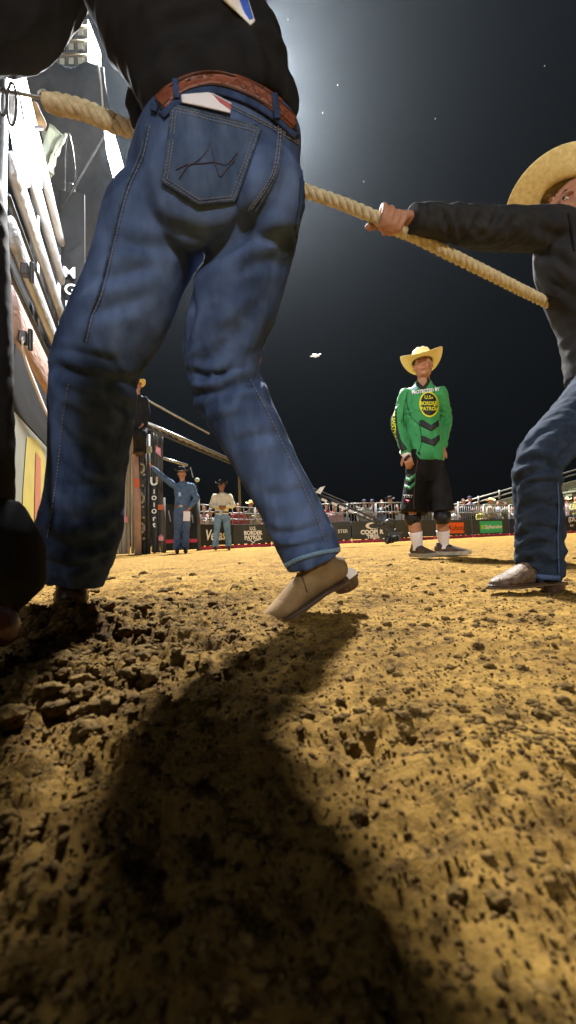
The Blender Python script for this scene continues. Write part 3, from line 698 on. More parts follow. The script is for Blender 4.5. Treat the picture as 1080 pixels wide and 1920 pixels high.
# ---------------- generic standing figure from joints
def figure(name, label, J, sc=1.0, shirt='black_cloth', pants='denim_blue', hatm=None, skin='skin', voxel=0.012, base=None, group=None,
           face=(0, -1, 0), headup=(0, 0, 1), shoulder_w=0.045, hands=True, sleeve=True, folds_amp=0.010, footwear='leather_brown', bits=True,
           belt=None, hat_curl=1.0, cat='person', hand_spec=None, toe=None, legs=True):
    """J: pelvis, chest, neck, head, and (L,R) sh, el, wr, hip, kn, an ; all world positions"""
    root = empty(name, label, cat, base if base is not None else (J['pelvis'].x, J['pelvis'].y, 0), group)
    ax = unit(J['shR'] - J['shL'])
    hx = unit(J['hipR'] - J['hipL'])
    s = sc
    # skin
    b = MB()
    if bits: head_parts(b, J['head'], headup, face, s)
    else:
        b.ell(J['head'], (0.085*s, 0.075*s, 0.11*s), unit(face), (1, 0, 0)); b.ell(Vector(J['head']) + unit(face)*0.085*s - Vector((0, 0, 0.015*s)), (0.015*s, 0.01*s, 0.02*s))
    b.tube([J['head'] - unit(headup)*0.04*s, J['neck'], J['chest']*0.4 + J['neck']*0.6], [0.052*s, 0.054*s, 0.062*s], ax, 12)
    b.tube([J['neck'] - (J['neck']-J['chest'])*0.4, J['chest'], J['pelvis']], [(0.09*s, 0.05*s), (0.13*s, 0.09*s), (0.13*s, 0.08*s)], ax, 14)
    for k in 'LR':
        b.tube([J['sh'+k]*.8 + J['el'+k]*.2, J['el'+k], J['wr'+k]], [0.040*s, 0.037*s, 0.026*s], (0, 1, 0.3), 12)
        if legs: b.tube([J['hip'+k], J['kn'+k], J['an'+k]], [0.07*s, 0.048*s, 0.036*s], hx, 12)
        if hands:
            hs = (hand_spec or {}).get(k)
            if hs and hs[0] == 'grip': grip(b, *hs[1:])
            else:
                d, nr, cu = hs[1:] if hs else (J['wr'+k] - J['el'+k], ax*(-1 if k == 'L' else 1), 0.5)
                hand(b, J['wr'+k], d, nr, side=1 if k == 'L' else -1, curl=cu, s=s)
    V, Fc, Nn = fuse(b, min(voxel, (0.0036 if voxel < .008 else 0.0062) if bits else voxel), 1)
    body = mesh_obj('body', V, Fc, M[skin], root)
    if bits: face_bits(root, J['head'], headup, face, s)
    # shirt
    t = MB()
    c, n_, p = J['chest'], J['neck'], J['pelvis']
    sw = (J['shR'] - J['shL']).length/2
    pts, rr = spline([p - (c-p)*0.05, p*0.6 + c*0.4, c, c*0.42 + n_*0.58, c*0.26 + n_*0.74, c*0.15 + n_*0.85], [(0.165*s, 0.125*s), (0.165*s, 0.122*s), (sw*1.0, 0.125*s), (sw*0.90, 0.098*s), (sw*0.58, 0.080*s), (0.078*s, 0.070*s)], 4)
    t.tube(pts, rr, ax, 24)
    paths = [[p, c, n_]]
    spots = []
    for k in 'LR':
        e = J['wr'+k] if sleeve else J['el'+k]
        a1 = J['sh'+k]; a2 = J['el'+k]
        q, r2 = spline([a1*0.72 + c*0.28, a1, (a1+a2)/2, a2, (a2+e)/2, e], [0.045*s, 0.068*s, 0.066*s, 0.060*s, 0.052*s, 0.042*s], 3)
        t.tube(q, r2, (0, 1, 0.3), 16); paths.append([a1, a2, e]); spots.append((a2, 0.11*s, 1.0)); spots.append((a1, 0.12*s, 0.3))
    spots.append((p, 0.2, 0.4))
    so, sb = cloth('shirt', t, voxel, M[shirt], root, paths, folds_amp, spot=spots, seed=len(label)*1.3, fs=14)
    pb = None
    if legs:
        # trousers
        t = MB(); paths = []; spots = []
        t.tube([p + (c-p)*0.10, p, (J['hipL']+J['hipR'])/2 + Vector((0, 0, 0.02)), (J['hipL']+J['hipR'])/2 - Vector((0, 0, 0.05))], [(0.155*s, 0.11*s), (0.172*s, 0.125*s), (0.178*s, 0.13*s), (0.13*s, 0.11*s)], hx, 22)
        for k in 'LR':
            h, kn, an = J['hip'+k], J['kn'+k], J['an'+k]
            q, r2 = spline([h, (h+kn)/2, kn, (kn+an)/2, an - (kn-an)*0.10], [0.098*s, 0.088*s, 0.072*s, 0.07*s, 0.072*s], 4)
            t.tube(q, r2, hx, 18); paths.append([h, kn, an]); spots.append((kn, 0.13*s, 0.7)); spots.append((an, 0.16*s, 1.0))
        po, pb = cloth('trousers', t, voxel, M[pants], root, paths, folds_amp*1.1, spot=spots, seed=len(label)*0.7, fs=17)
        if belt:
            mb = MB(); ring = []
            for k in range(32):
                an = 2*pi*k/32; up_ = unit(c - p); Y = up_.cross(hx)
                for dz in (0.04, 0.075): ring.append(p + up_*dz*s + hx*cos(an)*0.172*s + Y*sin(an)*0.134*s)
            bo = mesh_obj('belt', ring, [(2*k, 2*((k+1) % 32), 2*((k+1) % 32)+1, 2*k+1) for k in range(32)], M[belt], root)
            bo.modifiers.new('thickness', 'SOLIDIFY').thickness = 0.004
            up_ = unit(c - p); Y = up_.cross(hx); Y = Y if Y.dot(Vector(face)) > 0 else -Y
            MB().box(p + up_*0.058*s + Y*0.138*s, (0.075*s, 0.006, 0.05*s), hx, Y).build('buckle', M['steel'], bo, bevel=0.002)
        if footwear:
            for k in 'LR':
                td = (toe or {}).get(k, Vector(face)); boot(root, M[footwear], J['an'+k], td, s, name='boot')
    if hatm:
        U = unit(headup); hat(root, M[hatm], Vector(J['head']) + U*0.052*s - unit(face)*0.006, U + unit(face)*0.02, face, s*1.0, hat_curl)
    globals()['_p2'] = po if legs else None
    return root, so, sb, body, pb

# ================================================================== the big cowboy, seen from behind
A_ = P  # (pixel column, pixel row, distance)
cb = empty('person', 'cowboy in black shirt and blue jeans seen from behind, one tan boot lifted', 'person', (-0.45, 1.0, 0))
j = MB()
LEG_L = [(318, 400, .88, .112), (290, 430, .88, .117), (266, 490, .88, .106), (242, 560, .89, .104), (212, 620, .91, .104), (184, 670, .93, .098), (176, 720, .95, .097),
         (173, 780, .98, .098), (168, 850, 1.0, .094), (160, 920, 1.02, .093), (152, 985, 1.035, .100), (143, 1045, 1.045, .089), (134, 1092, 1.05, .076)]
LEG_R = [(480, 385, .89, .106), (478, 430, .89, .102), (463, 500, .90, .099), (442, 570, .92, .101), (421, 640, .95, .095), (418, 700, .99, .090), (440, 755, 1.0, .088),
         (474, 820, 1.01, .083), (510, 890, 1.03, .079), (545, 955, 1.05, .078), (574, 1015, 1.07, .080), (590, 1052, 1.08, .076)]
for L in (LEG_L, LEG_R):
    q, r2 = spline([A_(a, b_, d) for a, b_, d, r in L], [(r, r*0.95) for a, b_, d, r in L], 3)
    j.tube(q, r2, (1, 0, 0), 26)
q, r2 = spline([A_(428, 246, .86), A_(426, 262, .86), A_(415, 300, .865), A_(408, 345, .87), A_(400, 388, .88), A_(398, 415, .89)],
               [(.168, .108), (.174, .116), (.194, .132), (.202, .14), (.198, .13), (.15, .10)], 3)
j.tube(q, r2, (1, 0, 0), 30)
j.ell(A_(365, 362, .80), (.105, .085, .112)); j.ell(A_(500, 368, .815), (.085, .080, .105))
pathL = [A_(a, b_, d) for a, b_, d, r in LEG_L]; pathR = [A_(a, b_, d) for a, b_, d, r in LEG_R]
jeans, jb = cloth('jeans', j, 0.0062, M['denim'], cb, [pathL, pathR], 0.0085, smooth=6, fs=13, seed=4.2, base=0.05,
    wear=[(A_(390, 290, .74), .13, .55), (A_(520, 350, .76), .09, .35), (A_(250, 500, .77), .12, .55), (A_(215, 600, .8), .10, .4), (A_(440, 640, .84), .09, .45), (A_(500, 860, .93), .12, .5), (A_(560, 980, 1.0), .10, .4), (A_(150, 760, .9), .08, .25)],
    spot=[(A_(175, 700, .95), .12, 1.15), (A_(150, 1020, 1.04), .12, 1.2), (A_(425, 710, .98), .12, 1.3), (A_(560, 1010, 1.06), .10, .8), (A_(180, 850, 1.0), .1, .35), (A_(440, 450, .85), .08, .5)])
def px_shape(name, loops, M_, par, bvh, off=0.003, step=8, thick=0.0015): return drape(name, outline_mesh(loops, step), bvh, M_, par, off, thick)
def crease(o, bvh, lines, base):
    me = o.data; n = len(me.vertices); V = np.empty(n*3); me.vertices.foreach_get('co', V); V = V.reshape(-1, 3) + np.array(base)
    Nn = np.empty(n*3); me.vertices.foreach_get('normal', Nn); Nn = Nn.reshape(-1, 3); D_ = np.zeros(n)
    for line, amp, sg in lines:
        pts = []
        for x, y in smooth_line(line, 5):
            h = bvh.ray_cast(CAM, ray(x, y).normalized())
            if h[0] is not None: pts.append(np.array(h[0]))
        if len(pts) < 2: continue
        cc = np.array(pts); mid = cc.mean(0); R_ = np.linalg.norm(cc - mid, axis=1).max() + 4*sg
        sel = np.where(np.linalg.norm(V - mid, axis=1) < R_)[0]; q = V[sel]
        dm_ = np.full(len(sel), 9.0); tt = np.zeros(len(sel))
        for i, (a, b_) in enumerate(zip(pts[:-1], pts[1:])):
            d = b_ - a; L2 = max(d @ d, 1e-9); t_ = np.clip(((q-a) @ d)/L2, 0, 1); e = np.linalg.norm(q - (a + t_[:, None]*d), axis=1)
            m_ = e < dm_; dm_[m_] = e[m_]; tt[m_] = (i + t_[m_])/(len(pts)-1)
        tap = np.sin(np.clip(tt, .04, .96)*pi)**0.5
        D_[sel] += amp*tap*(-np.exp(-(dm_/sg)**2) + 0.55*np.exp(-((dm_ - 2.1*sg)/(1.1*sg))**2))
    V = V + Nn*D_[:, None] - np.array(base); me.vertices.foreach_set('co', V.ravel()); me.update()
    return BVHTree.FromPolygons([tuple(v) for v in V + np.array(base)], [tuple(p.vertices) for p in me.polygons])
jb = crease(jeans, jb, [
    ([(104, 690), (150, 706), (200, 722), (252, 716)], .016, .014), ([(110, 722), (160, 742), (215, 752), (250, 772)], .012, .012), ([(190, 672), (222, 700), (246, 745)], .010, .010),
    ([(112, 655), (160, 668), (225, 676)], .007, .010), ([(105, 790), (150, 850), (225, 880)], .008, .014), ([(215, 820), (170, 800), (130, 770)], .007, .012),
    ([(72, 1000), (120, 1025), (180, 1022), (222, 990)], .016, .013), ([(80, 1052), (130, 1066), (195, 1045)], .012, .011), ([(90, 960), (150, 975), (228, 945)], .010, .013), ([(100, 905), (160, 915), (230, 900)], .006, .012),
    ([(352, 742), (395, 738), (445, 724), (500, 706)], .020, .013), ([(372, 770), (420, 752), (470, 745)], .012, .011), ([(352, 700), (390, 708), (430, 700)], .012, .011), ([(480, 600), (430, 640), (372, 690)], .009, .016),
    ([(500, 560), (450, 600), (380, 640)], .006, .014), ([(440, 830), (500, 815), (545, 820)], .007, .013), ([(490, 930), (545, 925), (600, 905)], .006, .013), ([(512, 1000), (560, 1000), (625, 975)], .009, .012), ([(525, 1030), (580, 1022), (636, 1005)], .007, .010),
    ([(528, 345), (490, 400), (440, 450), (368, 492)], .016, .020), ([(205, 440), (265, 462), (340, 460)], .008, .013), ([(170, 520), (230, 515), (300, 490)], .007, .013), ([(150, 590), (200, 580), (270, 555)], .006, .013),
    ([(560, 455), (520, 440), (480, 450)], .008, .012), ([(545, 505), (500, 490), (450, 505)], .007, .012), ([(300, 420), (360, 440), (420, 440)], .006, .014), ([(350, 520), (362, 580), (348, 640)], .008, .012)], cb.location)
# back pocket, lifted off the seat, double stitched
PK = [(322, 196), (490, 238), (482, 262), (452, 345), (440, 377), (372, 384), (303, 340), (307, 325), (318, 240)]
pk = px_shape('back_pocket', [PK], M['denim_faded'], jeans, jb, 0.0055, 7, 0.004)
def seam(name, pts, w, M_, off=0.004, dash=None, par=None, sm=True, th=0.0016):
    return drape(name, ribbon2(smooth_line(pts) if sm else pts, w, dash, 4), jb, M_, par or jeans, off, th)
def inset(poly, k):
    c = np.mean(np.array(poly), 0); return [tuple(c + (np.array(p) - c)*k) for p in poly]
for k in (0.955, 0.88):
    lp = inset(PK, k); seam('pocket_stitching', lp + [lp[0]], 1.3, M['thread'], 0.0098, (4.2, 2.2), pk, False, 0.001)
ed = inset(PK, 0.99); seam('pocket_edge', ed + [ed[0]], 4.5, M['denim_seam'], 0.0072, None, pk, False, 0.003)
seam('pocket_embroidery', [(335, 335), (352, 312), (372, 300), (388, 282), (394, 268), (402, 300), (412, 330), (424, 318), (440, 300)], 1.8, M['thread_red'], 0.0098, (5, 1.5), pk)
seam('pocket_embroidery', [(330, 318), (352, 308), (380, 306), (402, 304), (425, 308), (445, 285)], 1.6, M['thread_red'], 0.0098, (5, 1.5), pk)
pr = px_shape('back_pocket', [[(566, 282), (580, 300), (583, 372), (575, 420), (556, 448), (553, 430), (562, 380)]], M['denim'], jeans, jb, 0.005, 6, 0.004)
seam('pocket_stitching', [(566, 286), (571, 330), (568, 380), (556, 436)], 1.7, M['thread'], 0.0092, (4, 2.2), pr, True, 0.001)
# yoke, centre seam, side seam, waistband seams
for dx in (0, 5):
    seam('yoke_stitching', [(345, 176+dx), (410, 188+dx), (470, 215+dx), (524, 243+dx), (572, 272+dx)], 1.1, M['thread'], 0.0045, (4, 2.2))
    seam('seat_stitching', [(527-dx, 225), (526-dx, 262), (519-dx, 312), (505-dx, 345), (470-dx, 395)], 1.7, M['thread'], 0.0045, (4, 2.2))
seam('seat_seam', [(532, 222), (531, 262), (524, 312), (509, 348), (478, 398)], 3.5, M['denim_seam'], 0.003, th=0.002)
seam('side_seam', [(275, 235), (262, 290), (236, 350), (222, 400), (205, 470), (188, 540), (168, 590), (156, 640)], 3.2, M['denim_seam'], 0.0035, th=0.002)
seam('side_stitching', [(281, 237), (268, 292), (242, 352), (228, 402), (211, 472), (194, 542), (174, 592), (162, 642)], 1.1, M['thread'], 0.0042, (4, 2.6))
seam('side_stitching', [(128, 720), (116, 800), (108, 880), (98, 950), (88, 1010)], 1.1, M['thread'], 0.0042, (4, 2.6))
seam('side_stitching', [(470, 712), (510, 790), (548, 870), (585, 950), (612, 1020)], 1.2, M['thread'], 0.0042, (4, 2.6))
seam('hem', [(532, 1062), (560, 1048), (600, 1036), (640, 1030)], 8, M['denim_light'], 0.005, th=0.004)
# shirt: torso leaning to the left, belt shows below it
t = MB()
TO = [(428, 244, .86, .160, .100), (420, 215, .86, .176, .120), (405, 165, .865, .182, .125), (385, 110, .87, .192, .135), (345, 50, .88, .20, .14), (310, -20, .89, .195, .145), (275, -100, .90, .19, .14), (250, -190, .91, .20, .12), (240, -260, .92, .17, .09), (236, -310, .925, .07, .065)]
q, r2 = spline([A_(a, b_, d) for a, b_, d, r, r3 in TO], [(r, r3) for a, b_, d, r, r3 in TO], 4)
t.tube(q, r2, (1, 0.15, -0.25), 30)
q2, r4 = spline([A_(300, 130, .93), A_(268, 190, .95), A_(254, 240, .955)], [(.09, .05), (.045, .03), (.010, .010)], 4); t.tube(q2, r4, (1, 0, 0), 18)   # shirt front hanging open
armL = [A_(165, -170, .93), A_(92, -45, .95), A_(36, 45, .97), A_(-50, 82, 1.0)]
q3, r5 = spline(armL, [.085, .092, .086, .075], 4); t.tube(q3, r5, (0, 1, 0), 20)
foreL = [A_(-50, 82, 1.0), A_(-120, 130, 1.02), A_(-115, 165, 1.02)]; t.tube(foreL, [.07, .05, .045], (0, 1, 0), 16)
armR = [A_(330, -190, .95), A_(400, -60, 1.06), A_(430, 60, 1.12), A_(420, 180, 1.15), A_(408, 240, 1.15)]
q5, r7 = spline(armR, [.085, .075, .065, .052, .042], 4); t.tube(q5, r7, (0, 1, 0), 18)
shirt, sb1 = cloth('shirt', t, 0.0075, M['black_cloth'], cb, [[A_(432, 196, .86), A_(345, 50, .88), A_(240, -260, .92)], armL, armR], 0.014, smooth=5, fs=11, seed=2.1, base=0.5,
    spot=[(A_(420, 150, .8), .16, .9), (A_(300, 180, .9), .1, .6)])
bib = px_shape('number_bib', [[(412, -30), (455, -30), (478, 40), (470, 48), (440, 20), (418, 0)]], M['white_print'], shirt, sb1, 0.004, 8, 0.003)
px_shape('bib_print', [[(440, -28), (456, -28), (475, 36), (468, 38), (455, 18)]], mat('bib_blue', (0.05, 0.13, 0.6), 0.5), bib, sb1, 0.0075, 8, 0.002)
# belt with tooling, and belt loops
belt_line = [(300, 193), (322, 172), (352, 155), (392, 146), (432, 152), (480, 172), (522, 200), (556, 232)]
both = BVHTree.FromPolygons([tuple(Vector(v.co) + Vector(cb.location)) for v in jeans.data.vertices] + [tuple(Vector(v.co) + Vector(cb.location)) for v in shirt.data.vertices],
    [tuple(p.vertices) for p in jeans.data.polygons] + [tuple(i + len(jeans.data.vertices) for i in p.vertices) for p in shirt.data.polygons])
def strap3(name, line, wpx, M_, par, off, th, dash=None):
    return drape(name, ribbon_s(line, wpx, dash), both, M_, par, off, th)
def ribbon_s(line, w, dash=None, cross=5):
    L = [np.array(p) for p in smooth_line(line, 8)]; V = []; Fc = []
    for i, p in enumerate(L):
        tt = L[min(i+1, len(L)-1)] - L[max(i-1, 0)]; tt = tt/np.linalg.norm(tt); n = np.array([-tt[1], tt[0]])
        for c in range(cross): V.append(tuple(p + n*w*(c/(cross-1) - 0.5)))
    for i in range(len(L)-1):
        for c in range(cross-1): Fc.append((i*cross+c, (i+1)*cross+c, (i+1)*cross+c+1, i*cross+c+1))
    return V, Fc
belt = strap3('belt', belt_line, 27, M['belt'], cb, 0.012, 0.005)
strap3('belt_edge', [(x, y-12) for x, y in belt_line], 3, M['leather_dark'], belt, 0.0155, 0.002)
strap3('belt_edge', [(x, y+12) for x, y in belt_line], 3, M['leather_dark'], belt, 0.0155, 0.002)
tool = []
for k in range(26):
    f = k/25; i = f*(len(belt_line)-1); a = int(min(i, len(belt_line)-2)); u = i - a
    x = belt_line[a][0]*(1-u) + belt_line[a+1][0]*u; y = belt_line[a][1]*(1-u) + belt_line[a+1][1]*u
    sgn = 1 if k % 2 else -1
    tool.append([(x-6, y+6*sgn), (x-2, y-2*sgn), (x+4, y-6*sgn), (x+7, y)])
Vt, Ft = [], []
for tl in tool:
    v, f = ribbon2(smooth_line(tl, 4), 1.8, None, 3); n0 = len(Vt); Vt += v; Ft += [tuple(i+n0 for i in g) for g in f]
drape('belt_tooling', (Vt, Ft), both, M['leather_dark'], belt, 0.0152, 0.0016)
for ln in ([(329, 148), (331, 184)], [(514, 176), (520, 222)], [(290, 196), (287, 208)]):
    strap3('belt_loop', [ln[0], ((ln[0][0]+ln[1][0])/2, (ln[0][1]+ln[1][1])/2), ln[1]], 11, M['denim'], jeans, 0.0175, 0.004)
strap3('waistband', [(x*1.0 + (2 if x < 400 else 0), y+23) for x, y in belt_line], 16, M['denim'], jeans, 0.008, 0.004)
# folded paper in the pocket
pp = px_shape('folded_paper', [[(340, 178), (390, 174), (400, 176), (434, 194), (432, 212), (380, 200), (341, 192)]], M['paper'], cb, both, 0.014, 8, 0.002)
px_shape('paper_print', [[(398, 176), (434, 196), (432, 206), (412, 192)]], M['paper_red'], pp, both, 0.0165, 8, 0.001)
# body, head and hat above the picture, hands on the rope
bd = MB(); hc = A_(236, -430, .93)
head_parts(bd, hc, (-.1, 0.1, 1), (-0.2, 1, 0)); bd.tube([hc - Vector((0, 0, .05)), A_(238, -300, .92), A_(250, -180, .91)], [.052, .056, .09], (1, 0, 0), 14)
bd.tube([A_(250, -190, .91), A_(345, 50, .88), A_(415, 300, .87)], [(.15, .08), (.15, .09), (.14, .09)], (1, 0, 0), 16)
for L in (pathL, pathR): bd.tube([L[1], L[6], L[-1]], [.075, .05, .036], (1, 0, 0), 12)
bd.tube([armL[0], armL[3], foreL[-1], A_(-95, 178, 1.02)], [.05, .042, .03, .026], (0, 1, 0), 12)
bd.tube([armR[0], armR[2], armR[-1], A_(402, 262, 1.15)], [.05, .04, .028, .026], (0, 1, 0), 12)
ROPE = [A_(102, 194, 1.0), A_(160, 208, 1.02), A_(215, 232, 1.04), A_(300, 262, 1.07), A_(400, 298, 1.10), A_(500, 330, 1.13), A_(585, 362, 1.15), A_(650, 385, 1.16), A_(720, 415, 1.17), A_(800, 455, 1.21), A_(900, 505, 1.28), A_(1015, 562, 1.41), A_(1072, 586, 1.50)]
rd = unit(ROPE[5] - ROPE[3])
grip(bd, ROPE[4], rd, 0.018, (0, 0, 1), 3.6, A_(400, 268, 1.14))
hand(bd, A_(-95, 178, 1.02), (1, 0, -.1), (0, -1, .3), 1, 0.9)
Vb, Fb, _n = fuse(bd, 0.006, 2); mesh_obj('body', Vb, Fb, M['skin'], cb)
face_bits(cb, hc, (-.1, 0.1, 1), (-0.2, 1, 0)); hat(cb, M['straw'], hc + Vector((0, 0, .052)), (-.1, .1, 1), (-.2, 1, 0))
boot(cb, M['leather_dark'], A_(134, 1085, 1.08), (-0.55, 1.0, 0.0), 1.05, name='boot')
boot(cb, M['leather_tan'], A_(592, 1052, 1.09), unit(P(478, 1150, 1.06) - P(640, 1062, 1.10)), 1.0, name='boot', upd=unit(P(566, 1000, 1.06) - P(598, 1066, 1.10)) )

# ================================================================== ropes
def rope(name, pts, r, M_, strands=3, pitch=0.10, parent=None, gap=0.52):
    """laid rope: strands twisted round the centre line"""
    c, _ = spline(pts, [r]*len(pts), 14); acc = 0; S_ = [0]
    for a, b_ in zip(c[:-1], c[1:]): acc += (b_-a).length; S_.append(acc)
    n = max(60, int(acc/0.006)); cs = []
    for k in range(n+1):
        s_ = acc*k/n; i = min(np.searchsorted(S_, s_, 'right')-1, len(c)-2); i = max(i, 0)
        u = (s_ - S_[i])/max(S_[i+1]-S_[i], 1e-9); cs.append((c[i]*(1-u) + c[i+1]*u, s_))
    mb = MB()
    for st in range(strands):
        pts2 = []
        for k, (p, s_) in enumerate(cs):
            tt = unit(cs[min(k+1, n)][0] - cs[max(k-1, 0)][0]); X = unit(Vector((0, 0, 1)) - tt*tt.z); Y = tt.cross(X)
            an = 2*pi*(s_/pitch + st/strands); pts2.append(p + (X*cos(an) + Y*sin(an))*r*gap)
        mb.tube(pts2, r*0.56, (0, 0, 1), 10)
    V = np.array([tuple(v) for v in mb.V]); cen = np.array([tuple(c_[0]) for c_ in cs])
    V = V + (noise(V[:,0]*45, V[:,1]*45, V[:,2]*45)*0.10 + noise(V[:,0]*170, V[:,1]*170, V[:,2]*170)*0.10)[:, None]*r*RNG.normal(0.6, .4, (len(V), 1))*np.array([[.3, .6, 1]])
    mb.V = [tuple(v) for v in V]; o = mb.build(name, M_, parent, True)
    fz = MB()                                   # loose fibres standing off the lay
    for _ in range(int(acc*420)):
        k = int(RNG.integers(0, n)); c_ = cs[k][0]; tt = unit(cs[k+1][0] - c_); a_ = RNG.uniform(0, 6.28); X = unit(Vector((0, 0, 1)) - tt*tt.z); Y = tt.cross(X)
        dd = X*cos(a_) + Y*sin(a_); p0 = c_ + dd*r*.95; p1 = p0 + dd*RNG.uniform(.002, .007) + tt*RNG.uniform(-.012, .012); w_ = tt.cross(dd)*.0004
        fz.add([p0 - w_, p0 + w_, p1 + dd*.0003, p0 + dd*.0006], [(0, 1, 2), (1, 3, 2), (3, 0, 2)])
    tag(fz.build('fibre', M_, o), kind='stuff')
    return o
rp = empty('rope', 'thick twisted manila rope stretched across the picture from the gate to the puller', 'rope', ROPE[0])
rope('strand', ROPE[4:], 0.0175, M['rope'], 3, 0.075, rp)
rope('strand', ROPE[2:5], 0.021, M['rope'], 3, 0.09, rp)
rope('spliced_end', ROPE[:3], 0.0215, M['rope'], 4, 0.09, rp, gap=0.6)
e0 = MB(); e0.tube([ROPE[0] + Vector((0.008, 0, -0.004)), ROPE[0] + Vector((-0.022, -0.002, 0.003)), ROPE[0] + Vector((-0.030, 0, 0.004))], [0.025, 0.020, 0.009], (0, 0, 1), 18); e0.build('rope_eye', M['rope'], rp, True)
rp2 = empty('rope', 'second run of rope doubled under the arm of the black shirted puller', 'rope', ROPE[9])
rope('strand', [ROPE[8] + Vector((.02, .03, .0)), ROPE[9] + Vector((.01, .03, .022)), ROPE[10] + Vector((0, .03, .028)), ROPE[11] + Vector((0, .03, .028)), ROPE[12] + Vector((0, .03, .03))], 0.014, M['rope'], 3, 0.06, rp2)
# hook and chain at the left end
hk = empty('snap_hook', 'steel snap hook and rings that tie the rope end to the bright gate', 'hook', ROPE[0] + Vector((-.1, 0, 0)))
def ring(mb, c, R_, r, X, Y, n=20, a0=0, a1=2*pi):
    pts = [Vector(c) + Vector(X)*cos(a0 + (a1-a0)*k/n)*R_ + Vector(Y)*sin(a0 + (a1-a0)*k/n)*R_ for k in range(n+1)]
    mb.tube(pts, r, Vector(X).cross(Vector(Y)), 8)
mb = MB(); mb.tube([ROPE[0] + Vector((-.005, -.01, 0.002)), A_(90, 186, 1.0), A_(72, 182, 1.0), A_(30, 174, 1.01), A_(-20, 168, 1.02)], 0.0045, (0, 0, 1), 8); mb.build('pin', M['steel'], hk, True)
mb = MB(); ring(mb, A_(80, 178, 1.0), 0.014, 0.003, (1, 0, 0), (0, 0, 1), 20, -1.2, 3.4); mb.build('hook', M['steel'], hk, True)
for (cx, cy, wx, hy) in ((22, 195, 9, 40), (5, 190, 8, 26)):
    mb = MB(); pts = [A_(cx + wx*cos(a)*1.0, cy + hy*sin(a), 1.0) for a in np.linspace(0, 2*pi, 25)]; mb.tube(pts, 0.0035, (0, 1, 0), 8); mb.build('link', M['steel_dark'], hk, True)

# ================================================================== puller at the right edge
J = dict(pelvis=P(1140, 700, 1.46), chest=P(1113, 520, 1.45), neck=P(1095, 395, 1.44), head=P(1070, 398, 1.48),
         shL=P(1050, 432, 1.36), elL=P(915, 428, 1.24), wrL=P(785, 410, 1.15), shR=P(1215, 450, 1.56), elR=P(1235, 600, 1.5), wrR=P(1165, 615, 1.52),
         hipL=P(1125, 735, 1.42), knL=P(1010, 868, 1.32), anL=P(1012, 1062, 1.38), hipR=P(1230, 750, 1.50), knR=P(1300, 930, 1.65), anR=P(1390, 1080, 1.9))
J['hipR'] = J['hipL'] + Vector((.19, .09, -.0)); J['knR'] = J['hipR'] + Vector((.10, .30, -.33)); J['anR'] = Vector((J['knR'].x + .32, J['knR'].y + .2, .10))
rdr = unit(ROPE[7] - ROPE[9]); hcn = P(732, 420, 1.172)
pl, pso, psb, pbody, ppb = figure('person', 'cowboy in straw hat and charcoal shirt leaning back with outstretched arm on the rope', J, 1.0, 'grey_cloth', 'denim_dark', None, voxel=0.0075,
    base=(J['anL'].x + .2, J['anL'].y, 0), face=(-0.9, -0.30, 0.15), headup=(0.35, -0.35, 0.85), folds_amp=0.010, footwear=None,
    hand_spec={'L': ('grip', hcn, rdr, 0.0185, Vector((0.1, 0.25, 1)), 3.7, P(782, 408, 1.15), 1.08, -1),
               'R': ('grip', ROPE[12] + Vector((.04, 0.02, -.02)), rdr, 0.0185, Vector((0.3, .9, .3)), 3.7, J['wrR'], 1.0, 1)})
ppb = crease(_p2, ppb, [([(970, 872), (1000, 862), (1035, 872), (1058, 895)], .014, .012), ([(972, 905), (1000, 885), (1050, 880)], .012, .011), ([(968, 925), (1000, 905), (1045, 905)], .007, .010),
    ([(972, 1010), (1010, 988), (1060, 1002)], .012, .012), ([(975, 1045), (1000, 1020), (1045, 1025)], .008, .010), ([(980, 850), (1010, 815), (1060, 790)], .007, .014), ([(1020, 880), (1060, 850), (1078, 830)], .008, .012), ([(972, 960), (1010, 945), (1055, 955)], .006, .010)], pl.location)
psb = crease(pso, psb, [([(822, 392), (838, 420), (845, 455)], .012, .009), ([(865, 392), (858, 425), (880, 462)], .010, .010), ([(905, 395), (885, 430), (870, 455)], .009, .010), ([(940, 392), (925, 420), (915, 455)], .009, .011), ([(985, 395), (960, 420), (955, 460)], .008, .012),
    ([(1000, 470), (1040, 480), (1078, 510)], .010, .014), ([(1010, 500), (1045, 530), (1078, 560)], .008, .014), ([(1000, 400), (1020, 430), (1060, 450)], .007, .014)], pl.location)
hat(pl, M['straw'], J['head'] + unit((0.35, 0.25, 0.85))*0.055 + Vector((-.022, 0, 0)), (0.36, 0.56, 0.80), (-0.85, 0.1, 0.2), 1.0, 0.6, brim_w=0.115)
bt = boot(pl, M['leather_brown'], Vector((J['anL'].x, J['anL'].y, 0.115)), (-1.0, -0.28, 0), 1.02, name='boot')
boot(pl, M['leather_brown'], J['anR'], (-1, -.2, 0), 1.0, name='boot')
cuff = MB(); cuff.tube([P(772, 410, 1.148), P(816, 413, 1.17)], [0.040, 0.041], (0, 1, 0), 24); cuff.build('cuff', M['grey_cloth'], pl, True, 0.003)
drape('hem', ribbon2(smooth_line([(972, 1074), (1000, 1080), (1030, 1083), (1050, 1084)]), 9, None, 4), ppb, M['denim_blue'], pl, 0.005, 0.004)
drape('side_seam', ribbon2(smooth_line([(1046, 905), (1048, 960), (1046, 1010), (1048, 1075)]), 2.2, None, 4), ppb, M['denim_blue'], pl, 0.004, 0.002)
drape('placket', ribbon2(smooth_line([(1066, 400), (1073, 440), (1077, 470)]), 4, None, 4), psb, M['black_cloth'], pl, 0.004, 0.002)

